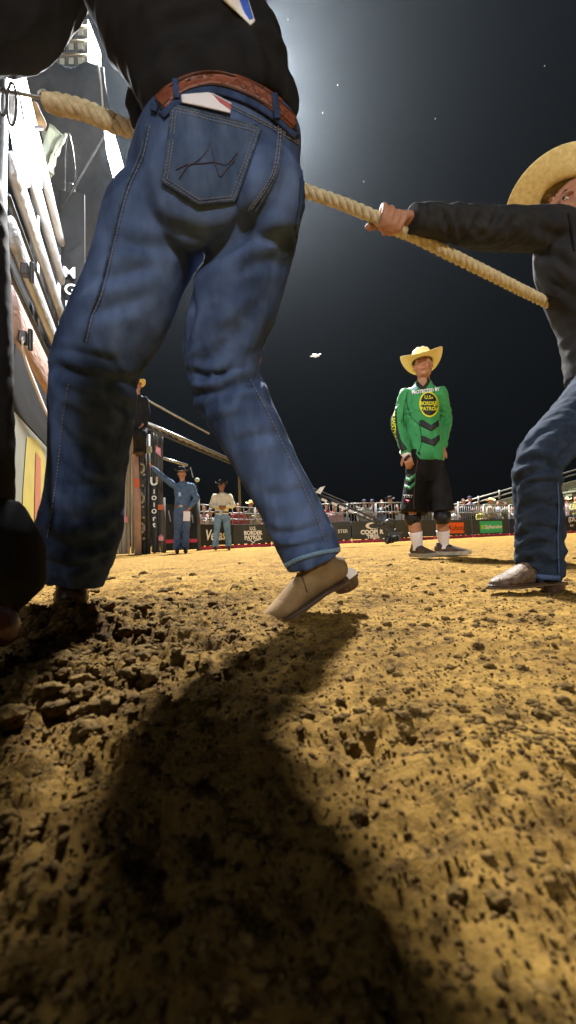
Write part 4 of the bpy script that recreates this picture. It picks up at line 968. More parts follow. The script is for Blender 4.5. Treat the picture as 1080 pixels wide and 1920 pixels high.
# ================================================================== the man in the green jersey
D = 3.6
J = dict(pelvis=P(796, 862, D), chest=P(792, 770, D), neck=P(794, 707, D), head=P(793, 685, D-.03),
         shL=P(763, 738, D+.05), elL=P(746, 795, D+.03), wrL=P(762, 851, D-.10), shR=P(823, 736, D-.05), elR=P(834, 785, D+.05), wrR=P(829, 838, D-.06),
         hipL=P(781, 880, D), knL=P(774, 965, D-.06), anL=P(783, 1023, D-.02), hipR=P(817, 880, D+.02), knR=P(828, 962, D+.02), anR=P(832, 1017, D+.10))
J['anL'].z = 0.105; J['anR'].z = 0.105
gr, gso, gsb, gbody, gpb = figure('person', 'man in green long sleeved jersey, black shorts and pale straw cowboy hat, knee pads', J, 1.0, 'green_jersey', 'black_cloth', None, voxel=0.009, base=(J['pelvis'].x, J['pelvis'].y, 0),
    face=(-0.38, -1, -0.10), headup=(-0.05, 0.0, 1), folds_amp=0.014, footwear=None, hat_curl=1.25, legs=False,
    hand_spec={'L': ('open', Vector((0.18, -0.12, -1)), Vector((-.45, -1, 0)), 0.55), 'R': ('open', Vector((-0.15, -0.15, -1)), Vector((.3, -1, 0.1)), 0.55)})
hat(gr, M['straw_pale'], J['head'] + Vector((-.004, .004, .030)), (-.04, .07, 1), (-.38, -1, 0), 1.1, .95, brim_w=.115, crown_h=.13)
# bare legs, shorts, pads, socks, shoes
lg = MB()
for k in 'LR': lg.tube([J['hip'+k], J['kn'+k], J['kn'+k]*0.5 + J['an'+k]*0.5, J['an'+k]], [.075, .056, .056, .04], (1, 0, 0), 16)
V, Fc, _n = fuse(lg, 0.008, 3); mesh_obj('leg', V, Fc, M['skin'], gr)
sh = MB()
sh.tube([P(794, 842, D), P(797, 865, D), P(798, 885, D), P(798, 905, D)], [(.14, .11), (.165, .125), (.18, .13), (.15, .12)], (1, 0, 0), 24)
ql, rl = spline([P(783, 880, D), P(779, 920, D-.02), P(776, 963, D-.05)], [(.09, .105), (.106, .115), (.116, .125)], 4); sh.tube(ql, rl, (1, 0, 0), 20)
qr, rr_ = spline([P(815, 880, D), P(821, 920, D), P(825, 959, D)], [(.092, .105), (.112, .12), (.124, .13)], 4); sh.tube(qr, rr_, (1, 0, 0), 20)
so_, shb = cloth('shorts', sh, 0.009, M['black_cloth'], gr, [ql, qr], 0.012, fs=6, seed=3.3)
for k, (kx, ky, ax_, ay) in {'L': (774, 972, 782, 984), 'R': (829, 970, 829, 984)}.items():
    kp = MB(); kp.tube([P(kx, ky-10, D-.04), P(kx, ky, D-.04), P(kx+1, ky+10, D-.03)], [(.070, .072), (.074, .080), (.066, .068)], (1, 0, 0), 18); kp.build('knee_pad', M['knee_pad'], gr, True)
    an = J['an'+k]; kn = J['kn'+k]
    sk = MB(); q_, r_ = spline([kn*0.46 + an*0.54, kn*0.25 + an*0.75, an + Vector((0, 0, .01)), an - Vector((0, 0, .04))], [.060, .053, .046, .046], 4); sk.tube(q_, r_, (1, 0, 0), 18); sk.build('sock', M['white_sock'], gr, True)
def sneaker(par, ankle, d, s=1.0):
    U = Vector((0, 0, 1)); Dd = unit(Vector(d)); T = Dd.cross(U); a = Vector(ankle); q = lambda f, u, r=0: Vector((a.x, a.y, 0.012)) + Dd*f*s + U*u*s + T*r*s
    mb = MB(); pts, rr = spline([q(-.085, .055), q(-.06, .055), q(0, .06), q(.07, .048), (q(.14, .036)), q(.19, .03), q(.215, .026)], [(.022, .025), (.038, .042), (.042, .052), (.046, .038), (.048, .028), (.038, .02), (.012, .01)], 3)
    mb.tube(pts, rr, T, 16); mb.tube([q(-.02, .06), q(-.015, .115)], [(.042, .055), (.044, .05)], T, 16)
    V, Fc, Nn = fuse(mb, .007, 3); o = mesh_obj('shoe', V, Fc, M['shoe'], par)
    out = [(-.10, 0), (-.09, .03), (-.04, .042), (.03, .042), (.09, .052), (.15, .052), (.20, .036), (.228, .0), (.20, -.036), (.15, -.052), (.09, -.052), (.03, -.042), (-.04, -.042), (-.09, -.03)]; n = len(out)
    so = MB(); so.add([q(f, .030 + (.008 if f > .18 or f < -.08 else 0), r) for f, r in out] + [q(f, -.004 + (.012 if f > .2 else 0), r) for f, r in out], [tuple(range(n)), tuple(range(2*n-1, n-1, -1))] + [(k, k+n, (k+1) % n+n, (k+1) % n) for k in range(n)])
    so.build('sole', M['shoe_rubber'], o, False, .004)
    lc = MB()
    for k in range(5): f = .02 + k*.022; lc.tube([q(f, .098 - k*.011, -.022), q(f+.008, .106 - k*.011, 0), q(f, .098 - k*.011, .022)], .0032, U, 6)
    lc.build('lace', M['black_print'], o, True)
M['shoe'] = mat('shoe', (0.035, 0.028, 0.026), 0.6, (0.12, 0.07, 0.04), 25, 0.3, 200)
sneaker(gr, J['anL'], (0.45, -1, 0)); sneaker(gr, J['anR'], (0.95, -0.45, 0))
_bm = gbody.data; _o = Vector(gr.location); _sv = [Vector(v.co) + _o for v in gso.data.vertices]; _n = len(_sv)
gall = BVHTree.FromPolygons([tuple(v) for v in _sv] + [tuple(Vector(v.co) + _o) for v in _bm.vertices], [tuple(p.vertices) for p in gso.data.polygons] + [tuple(i+_n for i in p.vertices) for p in _bm.polygons])
GM = lambda nm, loops, m_, off=.004, th=.0016, step=5, b=gsb, par=gso: drape(nm, outline_mesh(loops, step), b, M[m_], par, off, th)
# black sleeve panel with lettering, v-neck, chest badge, emblem, chevrons
GM('sleeve_panel', [[(768, 706), (756, 712), (745, 722), (736, 740), (732, 765), (731, 800), (734, 825), (744, 840), (752, 848), (764, 842), (752, 826), (745, 800), (743, 770), (746, 745), (756, 722)]], 'black_print')
GM('neck_skin', [[(778, 703), (801, 703), (800, 716), (794, 724), (789, 721)]], 'skin', .0035, .001, 3, gall, gbody)
GM('collar', [[(767, 704), (776, 707), (790, 722), (794, 724), (801, 716), (802, 706), (806, 704), (806, 716), (796, 733), (790, 731), (776, 720)]], 'black_print', .005, b=gall)
def circ(cx, cy, rx, ry, n=28, tilt=0): return [(cx + rx*cos(2*pi*k/n)*cos(tilt) - ry*sin(2*pi*k/n)*sin(tilt), cy + rx*cos(2*pi*k/n)*sin(tilt) + ry*sin(2*pi*k/n)*cos(tilt)) for k in range(n)]
GM('badge', [circ(774, 724, 9.5, 9)], 'mint_print'); GM('badge_print', [circ(775, 726, 7, 4.5)], 'pale_blue', .0062)
GM('emblem_ring', [circ(804.5, 758, 18.5, 24, tilt=-.12)], 'yellow_print', .0045); GM('emblem', [circ(804.5, 758, 15.8, 21.3, tilt=-.12)], 'black_print', .0062)
GM('chevron', [[(786, 789), (793, 787), (808, 797), (823, 787), (823, 799), (809, 809), (787, 798)]], 'black_print')
GM('chevron', [[(789, 816), (796, 818), (809, 824), (824, 815), (825, 825), (815, 837), (790, 828)]], 'black_print')
def on_body(nm, txt, cx, cy, size, m_, off=.0075, rot=0.0, bold=.03, sx_=1.0, b=gsb, par=gso, space=1.0):
    V2, Fc = text_mesh(txt, size, bold, size*0.5, space=space); ca, sa = cos(rot), sin(rot)
    return drape(nm, ([(cx + (x*sx_*ca + y*sa), cy + (x*sx_*sa - y*ca)) for x, y in V2], Fc), b, M[m_], par, off, .001)
on_body('lettering', 'U.S.', 803, 745, 9, 'yellow_print', bold=.02); on_body('lettering', 'BORDER', 804, 756.5, 9.5, 'yellow_print', sx_=.88); on_body('lettering', 'PATROL', 805, 766.5, 9.5, 'yellow_print', sx_=.88)
on_body('lettering', 'PROTECTED BY', 798, 733, 8.5, 'white_print', rot=-.14, sx_=.88, bold=.045)
on_body('lettering', 'USBP SAFETY TE', 738, 793, 8.2, 'yellow_print', rot=1.53, sx_=1.12, bold=.035)
for ln in ([(764, 735), (762, 752), (770, 780), (780, 790), (787, 800), (790, 830), (783, 850)], [(763, 740), (757, 770), (758, 800)]):
    drape('seam', ribbon2(smooth_line(ln), 1.0, None, 4), gsb, M['black_print'], gso, .0035, .001)
hb = MB(); hb.tube([P(756, 845, D-.06), P(764, 856, D-.10)], [.036, .037], (1, 0, 0), 18); hb.build('wrist_tape', M['paper'], gr, True)
hb = MB(); hb.tube([P(762, 858, D-.10), P(765, 861, D-.105)], [.034, .034], (1, 0, 0), 18); hb.build('wristband', M['black_print'], gr, True)
for yy in (890, 905):
    GM('chevron', [[(755, yy), (767, yy+7), (779, yy-3), (779, yy+3), (768, yy+14), (756, yy+7)]], 'green_print' if False else 'green_jersey', .005, .001, 5, shb, so_)
on_body('lettering', 'TTTT', 765, 931, 7, 'white_print', b=shb, par=so_, sx_=1.0)
GM('logo', [[(759, 936), (765, 944), (770, 936), (766, 938)]], 'red_strip', .005, .001, 5, shb, so_)
drape('piping', ribbon2([(783, 862), (779, 890), (776, 930), (776, 958)], 1.0, None, 4), shb, M['leather_tan'], so_, .004, .001)

# ================================================================== two men by the chutes
D = 8.4
J = dict(pelvis=P(342, 955, D), chest=P(343, 918, D), neck=P(342, 901, D), head=P(341, 888, D),
         shL=P(326, 910, D), elL=P(304, 893, D), wrL=P(286, 876, D), shR=P(359, 911, D), elR=P(368, 935, D), wrR=P(356, 952, D-.1),
         hipL=P(334, 962, D), knL=P(333, 998, D), anL=P(332, 1028, D), hipR=P(350, 962, D), knR=P(349, 998, D), anR=P(348, 1028, D))
J['anL'].z = J['anR'].z = .12
dm, dso, dsb, _b, _p = figure('person', 'man in denim shirt and black hat, one arm out, papers in hand', J, 1.0, 'chambray', 'denim_blue', 'felt_black', voxel=0.015, face=(.25, -1, -.05), belt='leather_tan', hat_curl=.8, folds_amp=.02)
MB().box(P(350, 968, D-.16), (.14, .01, .20), (1, 0, -.06), (0, 1, 0)).build('paper_sheet', M['paper'], dm)
MB().box(P(337, 927, D-.17), (.045, .01, .08)).build('badge', M['pale_blue'], dm)
D = 10.1
J = dict(pelvis=P(416, 965, D), chest=P(417, 937, D), neck=P(416, 922, D), head=P(415.5, 911, D),
         shL=P(403, 930, D), elL=P(397, 948, D-.05), wrL=P(411, 950, D-.22), shR=P(430, 930, D), elR=P(437, 948, D-.05), wrR=P(423, 950, D-.22),
         hipL=P(409, 970, D), knL=P(406, 1002, D), anL=P(404, 1028, D), hipR=P(424, 970, D), knR=P(427, 1002, D), anR=P(429, 1028, D))
J['anL'].z = J['anR'].z = .12
figure('person', 'man in cream shirt, pale jeans and black hat standing with folded hands', J, 1.0, 'cream_cloth', 'denim_light', 'felt_black', skin='skin_dark', voxel=0.016, belt='leather_dark', hat_curl=.9, folds_amp=.02)
# person perched on the chute top
D = 8.2
J = dict(pelvis=P(262, 800, D), chest=P(262, 762, D), neck=P(258, 738, D), head=P(257, 723, D),
         shL=P(248, 745, D), elL=P(242, 775, D), wrL=P(250, 812, D-.1), shR=P(271, 747, D), elR=P(276, 775, D), wrR=P(268, 795, D-.1),
         hipL=P(254, 806, D), knL=P(256, 815, D-.3), anL=P(257, 845, D+.2), hipR=P(268, 806, D), knR=P(268, 815, D-.3), anR=P(268, 845, D+.2))
figure('person', 'person in black with a straw hat sitting high on the chute rails behind the cowboy', J, 1.0, 'black_cloth', 'black_cloth', 'straw', voxel=0.016, base=J['pelvis'], bits=True)
# crouching figure at the left edge
kn = empty('person', 'person in black crouching at the left edge beside the dirt mound, brown boot toe showing', 'person', P(-60, 1150, .66))
t = MB(); t.tube([P(-40, 980, .70), P(-8, 1052, .68), P(2, 1085, .67), P(-30, 1120, .67)], [.075, .078, .068, .055], (1, 0, 0), 22); t.tube([P(-10, 1070, .68), P(-80, 1100, .62), P(-150, 1110, .58)], [.07, .08, .09], (0, 1, 0), 18)
t.tube([P(-110, 980, .66), P(-160, 1080, .66)], [.12, .13], (1, 0, 0), 18)
cloth('trousers', t, .008, M['black_cloth'], kn, None, smooth=4)
t = MB(); q_, r_ = spline([P(-120, 1000, .68), P(-110, 800, .70), P(-105, 560, .72), P(-110, 330, .74), P(-115, 240, .74)], [(.12, .09), (.116, .09), (.110, .085), (.105, .08), (.05, .05)], 4); t.tube(q_, r_, (1, 0, 0), 22)
t.tube([P(-40, 380, .72), P(-30, 650, .70), P(-35, 900, .68)], [.045, .045, .04], (0, 1, 0), 16)
cloth('shirt', t, .009, M['black_cloth'], kn, [[P(-120, 1000, .68), P(-110, 330, .74)]], .01, smooth=4)
t = MB(); head_parts(t, P(-190, 150, .74), (0, 0, 1), (.8, .3, 0)); t.tube([P(-185, 190, .74), P(-125, 300, .74)], [.052, .056], (1, 0, 0), 12); hand(t, P(-35, 905, .68), (.1, .1, -1), (1, 0, 0), 1, .6)
V, Fc, _n = fuse(t, .007, 2); mesh_obj('body', V, Fc, M['skin'], kn); face_bits(kn, P(-190, 150, .74), (0, 0, 1), (.8, .3, 0))
t = MB(); q_, r_ = spline([P(-75, 1175, .60), P(-30, 1172, .60), P(0, 1176, .60), P(22, 1182, .60)], [(.030, .035), (.034, .036), (.030, .032), (.018, .020)], 4); t.tube(q_, r_, (0, 1, 0), 18)
t.ell(P(8, 1180, .60), (.019, .028, .026)); V, Fc, _n = fuse(t, .004, 4); mesh_obj('boot', V, Fc, mat('boot_shine', (0.10, 0.035, 0.022), 0.3, (0.06, 0.02, 0.015), 20, spec=0.6), kn)

# ================================================================== near chute gate at the left
C0, K0 = 0.60, 0.38                      # the gate stands on the line x = -C0 - K0*y
def gate_at(px):
    v = ray(px, 700); t_ = C0/(-(v.x) - K0*v.y); return t_*v.y
def GP(y, z): return Vector((-C0 - K0*y, y, z))
gdir = unit(GP(2, 0) - GP(1, 0)); gn = Vector((-gdir.y, gdir.x, 0)) * -1  # towards the arena
gt = empty('chute_gate', 'tall near bucking chute gate of wide steel rails glaring in the floodlight', 'gate', GP(2.0, 0))
Y0, Y1 = 1.86, 3.18
for nm, z0, z1, m_, off in (('rail', 1.24, 1.50, 'rail_pink', 0), ('rail', 1.69, 1.85, 'rail_grey', 0), ('rail', 2.05, 2.19, 'rail_grey', 0), ('rail', 2.38, 2.50, 'rail_grey', 0), ('rail', 2.72, 2.78, 'rail_grey', 0), ('rail', 1.56, 1.60, 'steel_dark', -.03), ('rail', 1.93, 1.97, 'steel_dark', -.03)):
    mb = MB(); n = 14
    zc, hh = (z0+z1)/2, (z1-z0)/2
    mb.tube([GP(Y0 + (Y1-Y0)*k/n, zc) + gn*off for k in range(n+1)], [(hh, 0.03)]*(n+1), (0, 0, 1), 18); mb.build(nm, M[m_], gt, True)
for y, w in ((1.84, .035), (2.52, .03), (3.2, .04)):
    MB().tube([GP(y, 0) - gn*.045, GP(y, 2.86) - gn*.045], w, (1, 0, 0), 16).build('post', M['steel'], gt, True)
mb = MB(); mb.box(GP(2.53, 1.06), (1.42, .02, .33), gdir, gn); mb.build('black_sheet', M['black_panel'], gt)
for (ya, yb, za, zb) in ((1.88, 2.49, 1.26, 2.02), (2.55, 3.15, 1.26, 2.36)): MB().box(GP((ya+yb)/2, (za+zb)/2) - gn*.06, ((GP(yb, 0) - GP(ya, 0)).length, .02, zb - za), gdir, gn).build('gap_dark_sheet', M['black_panel'], gt)  # black sheets added behind the rails to stand in for the dark gaps
ad = MB(); ad.box(GP(2.53, .44), (1.42, .02, .88), gdir, gn); ado = ad.build('advert_panel', M['ad_grey'], gt)
def on_gate(nm, loops, m_, off, par):     # loops in (y, z) on the gate face
    V2, Fc = outline_mesh(loops, 0); V = [GP(a, b_) + gn*off for a, b_ in V2]; return mesh_obj(nm, V, Fc, M[m_], par, False)
on_gate('yellow_figure', [[(2.05, .12), (2.5, .06), (2.78, .2), (2.7, .5), (2.55, .8), (2.35, .86), (2.12, .82), (2.05, .5)]], 'ad_yellow', .013, ado)
on_gate('red_figure', [[(2.28, .3), (2.5, .28), (2.52, .42), (2.42, .48), (2.42, .76), (2.3, .78), (2.28, .5)]], 'ad_red', .016, ado)
# sagging pull strap under the gate rails
mb = MB(); q_, r_ = spline([GP(1.88, 1.25) + gn*.05, GP(1.9, 1.17) + gn*.05, GP(2.1, 1.08) + gn*.06, GP(2.45, 1.02) + gn*.06, GP(2.9, 1.05) + gn*.06], [(.012, .004), (.016, .004), (.022, .005), (.016, .004), (.008, .003)], 6); mb.tube(q_, r_, (0, 0, 1), 8)
st = empty('strap', 'pale webbing strap sagging across the black sheet of the near gate', 'strap', GP(2.0, 1.1)); mb.build('webbing', M['paper'], st, True)
for yy, zz in ((1.95, 1.64), (1.93, 1.27)):
    mb = MB(); mb.box(GP(yy, zz) + gn*.04, (.045, .035, .06), gdir, gn); mb.tube([GP(yy, zz+.05) + gn*.07, GP(yy, zz-.06) + gn*.07], .012, (1, 0, 0), 10); mb.build('latch', M['steel_dark'], gt, bevel=.004)
# black vertical banner with the letters M G M
bx = P(134, 540, 3.35)
bn = empty('banner', 'narrow black upright banner lettered M G M beside the near gate', 'banner', (bx.x, bx.y, 0))
X = unit((1, .25, 0)); mb = MB(); mb.box(Vector((bx.x+.01, bx.y, 2.35)), (.20, .03, 2.0), X, (-.25, 1, 0)); mb.box(Vector((bx.x+.01, bx.y, .7)), (.08, .03, 1.4), X, (-.25, 1, 0)); mb.build('cloth_panel', M['black_panel'], bn)
for k, ch in enumerate('MGM'):
    c = P(130 + k*2.2, 512 + k*32, 3.29); sign_text('letter', text_mesh(ch, .138, .015), M['white_print'], bn, c, X, (0.0, 0, 1), .0, .004)
MB().bar(P(147, 470, 3.9), P(152, 1000, 3.9), .03).build('edge_rail', M['steel'], bn)
# ropes, cables and rigging above the gate
rg = empty('gate_rigging', 'looped steel cable and pulley hanging above the M G M banner', 'rigging', P(130, 300, 3.9))
mb = MB(); mb.tube(spline([P(121, 365, 3.9), P(121, 300, 3.9), P(124, 262, 3.9), P(129, 252, 3.9), P(137, 290, 3.9), P(141, 330, 3.9), P(140, 360, 3.9)], [.007]*7, 5)[0], .010, (0, 1, 0), 8); mb.build('cable_loop', M['steel'], rg, True)
mb = MB(); mb.tube([P(132, 345, 3.9), P(133, 378, 3.9)], .03, (0, 1, 0), 12); mb.box(P(134, 400, 3.9), (.10, .08, .2)); mb.build('pulley', M['steel'], rg, bevel=.01)
mb = MB(); mb.tube([P(111, 360, 3.9), P(130, 400, 3.9), P(143, 425, 3.9), P(147, 470, 3.9)], .012, (0, 1, 0), 8); mb.build('cable', M['steel'], rg, True)
tp = empty('canvas_cover', 'pale green canvas cover folded over the rail beneath the rope knot', 'cover', P(100, 290, 3.2))
V = []; Fc = []
for i in range(9):
    for k_ in range(11):
        a = i/8; b_ = k_/10; p = P(78 + 42*a + 10*b_*(1-a) - 8*b_*a, 240 + 4*a + 100*b_, 3.2); V.append(p + Vector((0, .05*sin(a*9 + b_*4) - .1*b_, 0)))
for i in range(8):
    for k_ in range(10): Fc.append((i*11+k_, i*11+k_+1, (i+1)*11+k_+1, (i+1)*11+k_))
o = mesh_obj('folded_canvas', V, Fc, M['canvas_green'], tp); o.modifiers.new('t', 'SOLIDIFY').thickness = .02
# grey tarpaulin behind
tq = empty('tarpaulin', 'dark grey tarpaulin slung behind the rope knot with a pale cord at its edge', 'tarpaulin', P(120, 200, 7.5))
V = []; Fc = []; n = 16
for i in range(n+1):
    for k_ in range(n+1):
        a, b_ = i/n, k_/n; x = 42 + 150*a + (30 + 30*a)*b_; y = 118 - 10*sin(pi*a) + b_*(370 + 10*sin(a*5)); p = P(x, y, 7.5); V.append(p + Vector((0, .12*sin(b_*11 + a*3) + .05*sin(a*14), 0)))
for i in range(n):
    for k_ in range(n): Fc.append((i*(n+1)+k_, i*(n+1)+k_+1, (i+1)*(n+1)+k_+1, (i+1)*(n+1)+k_))
o = mesh_obj('sheet', V, Fc, M['tarp'], tq); o.modifiers.new('t', 'SOLIDIFY').thickness = .02
MB().tube([P(182, 110, 7.4), P(190, 160, 7.4), P(194, 215, 7.4), P(201, 262, 7.4)], .018, (0, 1, 0), 8).build('edge_cord', M['paper'], tq, True)
ob = empty('cushion', 'tan leather pad hung on the glaring gate below the snap hook', 'pad', P(72, 225, 2.9))
mb = MB(); mb.tube(*spline([P(66, 196, 2.9), P(70, 215, 2.9), P(75, 232, 2.9), P(73, 240, 2.9)], [(.02, .03), (.035, .035), (.045, .04), (.02, .03)], 4), (1, 0, 0), 16); mb.build('leather_pad', M['leather_tan'], ob, True)

# tall pale building seen through the gap under the arm
tw = empty('tower_building', 'pale tower block with rows of small windows seen between arm and shirt', 'building', P(133, 1000, 20))
base = P(136, 70, 20); wall = MB(); wall.box((base.x-.1, 20.9, 14.5), (1.75, 1.5, 29.5)); tb = wall.build('wall', M['tower'], tw)
for r_ in range(9):
    for c_ in range(3):
        cx = base.x - .62 + c_*.5; z = 21.6 + r_*.85
        f = MB().box((cx, 20.12, z), (.36, .06, .46)).build('window', M['steel_dark'], tw); MB().box((cx, 20.08, z), (.27, .02, .36)).build('pane', M['window_glow'], f)
for r_ in range(10): MB().box((base.x-.1, 20.1, 21.15 + r_*.85), (1.78, .1, .06)).build('ledge', M['tower'], tw)

# ================================================================== far chutes
def plank_wall(nm, label, x0, x1, ytop, ybot, d, m_, n, bow=0.0, d2=None, lean=0, xt=None):
    c = GX((x0+x1)/2, d); root = empty(nm, label, 'gate panel', (c.x, c.y, 0))
    for k in range(n):
        a = x0 + (x1-x0)*k/n; b_ = x0 + (x1-x0)*(k+.94)/n; p0 = GX((a+b_)/2, d); top = P((a+b_)/2, ytop, d).z; w = (b_-a)/F*d
        xtp = (xt if xt else (a+b_)/2) + ((a+b_)/2 - (x0+x1)/2)*(.25 if xt else 0)
        pt = P(xtp, ytop, d); q, r2 = [], []
        for u in range(11):
            f = u/10; fx = f**1.5 if xt else f
            q.append(Vector((p0.x + (pt.x-p0.x)*fx, p0.y, .02 + (top-.02)*f))); r2.append((w/2*(1 - (.7*f**1.5 if xt else 0)), .04 + .015*sin(f*7+k*2)))
        MB().tube(q, r2, (1, 0, 0), 10).build('plank', M[m_], root, True)
    return root
def crown_shape(par, px, py, w, d, m_='pink', m2='red_strip'):
    h = w*1.5; L = [(px-w/2, py+h/2), (px-w/2, py-h*.25), (px-w*.3, py), (px-w*.15, py-h*.5), (px, py), (px+w*.15, py-h*.5), (px+w*.3, py), (px+w/2, py-h*.25), (px+w/2, py+h/2)]
    mb = MB(); n = len(L); mb.add([P(x, y, d) for x, y in L] + [P(x, y, d+.02) for x, y in L], [tuple(range(n)), tuple(range(2*n-1, n-1, -1))] + [(k, k+n, (k+1) % n+n, (k+1) % n) for k in range(n)]); mb.build('crown_print', M[m_], par)
w1 = plank_wall('plank_panel', 'weathered grey plank chute panel with a pink crown print', 198, 245, 790, 1036, 9.0, 'plank', 6, .3, xt=243); crown_shape(w1, 233, 970, 13, 8.88)
w2 = plank_wall('plank_panel', 'narrow pale plank chute panel behind the pink tinted post', 246, 252, 800, 1034, 9.3, 'plank', 1, .1)
ps = empty('gate_post', 'tall slender pinkish post gripped by a hand beside the plank chute panels', 'post', GX(258, 8.8)); bpt = GX(259, 8.8)
mb = MB(); mb.tube([bpt, P(257, 930, 8.8), P(252, 820, 8.8), P(250, 735, 8.8), P(246, 715, 8.8)], [.075, .08, .06, .05, .045], (1, 0, 0), 12); mb.build('post_tube', mat('pinkish', (.48, .33, .28), .6, (.38, .25, .22), 6), ps, True)
MB().box(P(256.5, 905, 8.7), (.11, .03, .18)).build('orange_patch', M['orange_patch'], ps)
w3 = plank_wall('curved_panel', 'rounded pale grey chute pad at the foot of the dark gate', 262, 280, 958, 1032, 9.6, 'plank', 3, .5)
w4 = plank_wall('plank_panel', 'dark plank chute panel with pink patch above and pink crown below', 284, 306, 812, 1036, 9.4, 'plank_dark', 4, .0)
crown_shape(w4, 302, 1007, 9, 9.28); mb = MB(); L4 = [(292, 835), (301, 841), (302, 857), (292, 848)]; mb.add([P(x, y, 9.28) for x, y in L4] + [P(x, y, 9.3) for x, y in L4], [(0,1,2,3),(7,6,5,4),(0,4,5,1),(1,5,6,2),(2,6,7,3),(3,7,4,0)]); mb.build('pink_patch', M['pink'], w4)
MB().box(P(301, 951, 9.26), (.12, .03, .12)).build('orange_patch', M['orange_patch'], w4)
# black chute frames with bolts
cf = empty('chute_rack', 'black steel chute frame with bolts and pad loops between the plank panels', 'rack', GX(272, 9.5))
for px_, yt in ((266, 795), (272, 800), (279, 815)):
    g_ = GX(px_, 9.2); MB().tube([g_, P(px_, yt, 9.2)], .045, (1, 0, 0), 12).build('upright', M['steel_dark'], cf, True)
for k in range(8): MB().ell(P(268 + 2*(k % 2), 870 + 20*k, 9.05), (.035, .03, .035), nu=10, nv=6).build('bolt', M['steel'], cf, True)
for k in range(6): q_ = [P(264 + 6*sin(a), 850 + k*28 + 9*cos(a), 9.1) for a in np.linspace(0, pi, 9)]; MB().tube(q_, .03, (0, 1, 0), 8).build('pad_loop', M['plank'] if k % 2 else M['steel_dark'], cf, True)
MB().box(P(277, 843, 9.0), (.16, .1, .14)).build('lamp_box', M['canvas_green'], cf)
vb = empty('banner', 'black upright banner with white lettering running down it by the denim shirted man', 'banner', GX(289, 9.1))
mb = MB(); q_, r_ = spline([GX(290, 9.1), P(290, 1000, 9.1), P(288, 960, 9.1), P(287, 905, 9.1)], [(.02, .03), (.08, .03), (.09, .03), (.09, .03)], 4); mb.tube(q_, r_, (1, 0, 0), 12); mb.build('cloth_panel', M['black_panel'], vb, True)
for ch, py, sz in (('U', 903, .26), ('I', 922, .13), ('O', 934, .14), ('I', 947, .13), ('O', 959, .14), ('r', 972, .16), ('t', 984, .16)): sign_text('letter', text_mesh(ch, sz, .04), M['white_print'], vb, P(289, py, 9.04), (1, 0, 0), (0, 0, 1), 0, .004)
# overhead beams
def beam(label, pts, r, m_='steel', nm='chute_beam', extra=None):
    root = empty(nm, label, 'beam', pts[0]); MB().tube(pts, r, (0, 0, 1), 10).build('tube', M[m_], root, True)
    if extra: extra(root)
    return root
beam('thin bright pipe running down from the perched person above the chutes', [P(250, 731, 8.3), P(266, 745, 8.4), P(330, 780, 9.2), P(392, 813, 10.2)], .022)
def tr(root):
    MB().tube([P(268, 800, 8.2), P(432, 868, 10.6)], .035, (0, 0, 1), 10).build('tube', M['steel_dark'], root, True)
    for k in range(14):
        f = k/13; f2 = (k+1)/13
        if k < 13: MB().bar(P(268 + 164*f, 790 + 72*f, 8.2 + 2.4*f), P(268 + 164*f2, 800 + 68*f2, 8.2 + 2.4*f2), .02).build('brace', M['steel'], root)
beam('bright box truss running over the chutes above the black hats', [P(268, 790, 8.2), P(432, 862, 10.6)], .04, 'steel', 'chute_truss', tr)
beam('short white pipe behind the hat of the denim shirted man', [P(303, 858, 9.6), P(352, 873, 9.9)], .035, 'steel')
cg = empty('side_gate', 'black sheeted gate with a dark red foot strip behind the denim shirted man', 'gate', GX(340, 10.2))
a_, b_ = GX(308, 9.8), GX(371, 10.4); ctr = (a_ + b_)/2; Xg = unit(b_ - a_)
MB().box(ctr + Vector((0, 0, .62)), ((b_-a_).length, .05, 1.15), Xg, (0, 1, 0)).build('sheet', M['black_panel'], cg); MB().box(ctr + Vector((0, -.04, .27)), ((b_-a_).length, .03, .09), Xg, (0, 1, 0)).build('foot_strip', M['red_strip'], cg)
for p_ in (a_, b_ + Vector((.03, 0, 0))): MB().tube([p_, p_ + Vector((0, 0, 1.35))], .05, (1, 0, 0), 12).build('post', M['plank_dark'], cg, True)
for (xa, ya, xb, yb) in ((303, 862, 299, 872), (357, 876, 362, 895), (316, 957, 320, 978), (360, 965, 362, 980)): MB().bar(P(xa, ya, 9.7), P(xb, yb, 9.7), .025).build('rod', M['steel'], cg)
gl = empty('bell', 'small pale round signal lamp on a pole behind the denim shirted man', 'lamp', GX(371, 10.6)); MB().ell(P(369.5, 900, 10.6), (.07, .05, .06)).build('lamp_shade', M['canvas_green'], gl, True); MB().tube([GX(370, 10.6), P(368, 905, 10.6)], .02, (1, 0, 0), 8).build('pole', M['steel_dark'], gl, True)
gl.name = 'signal_lamp'

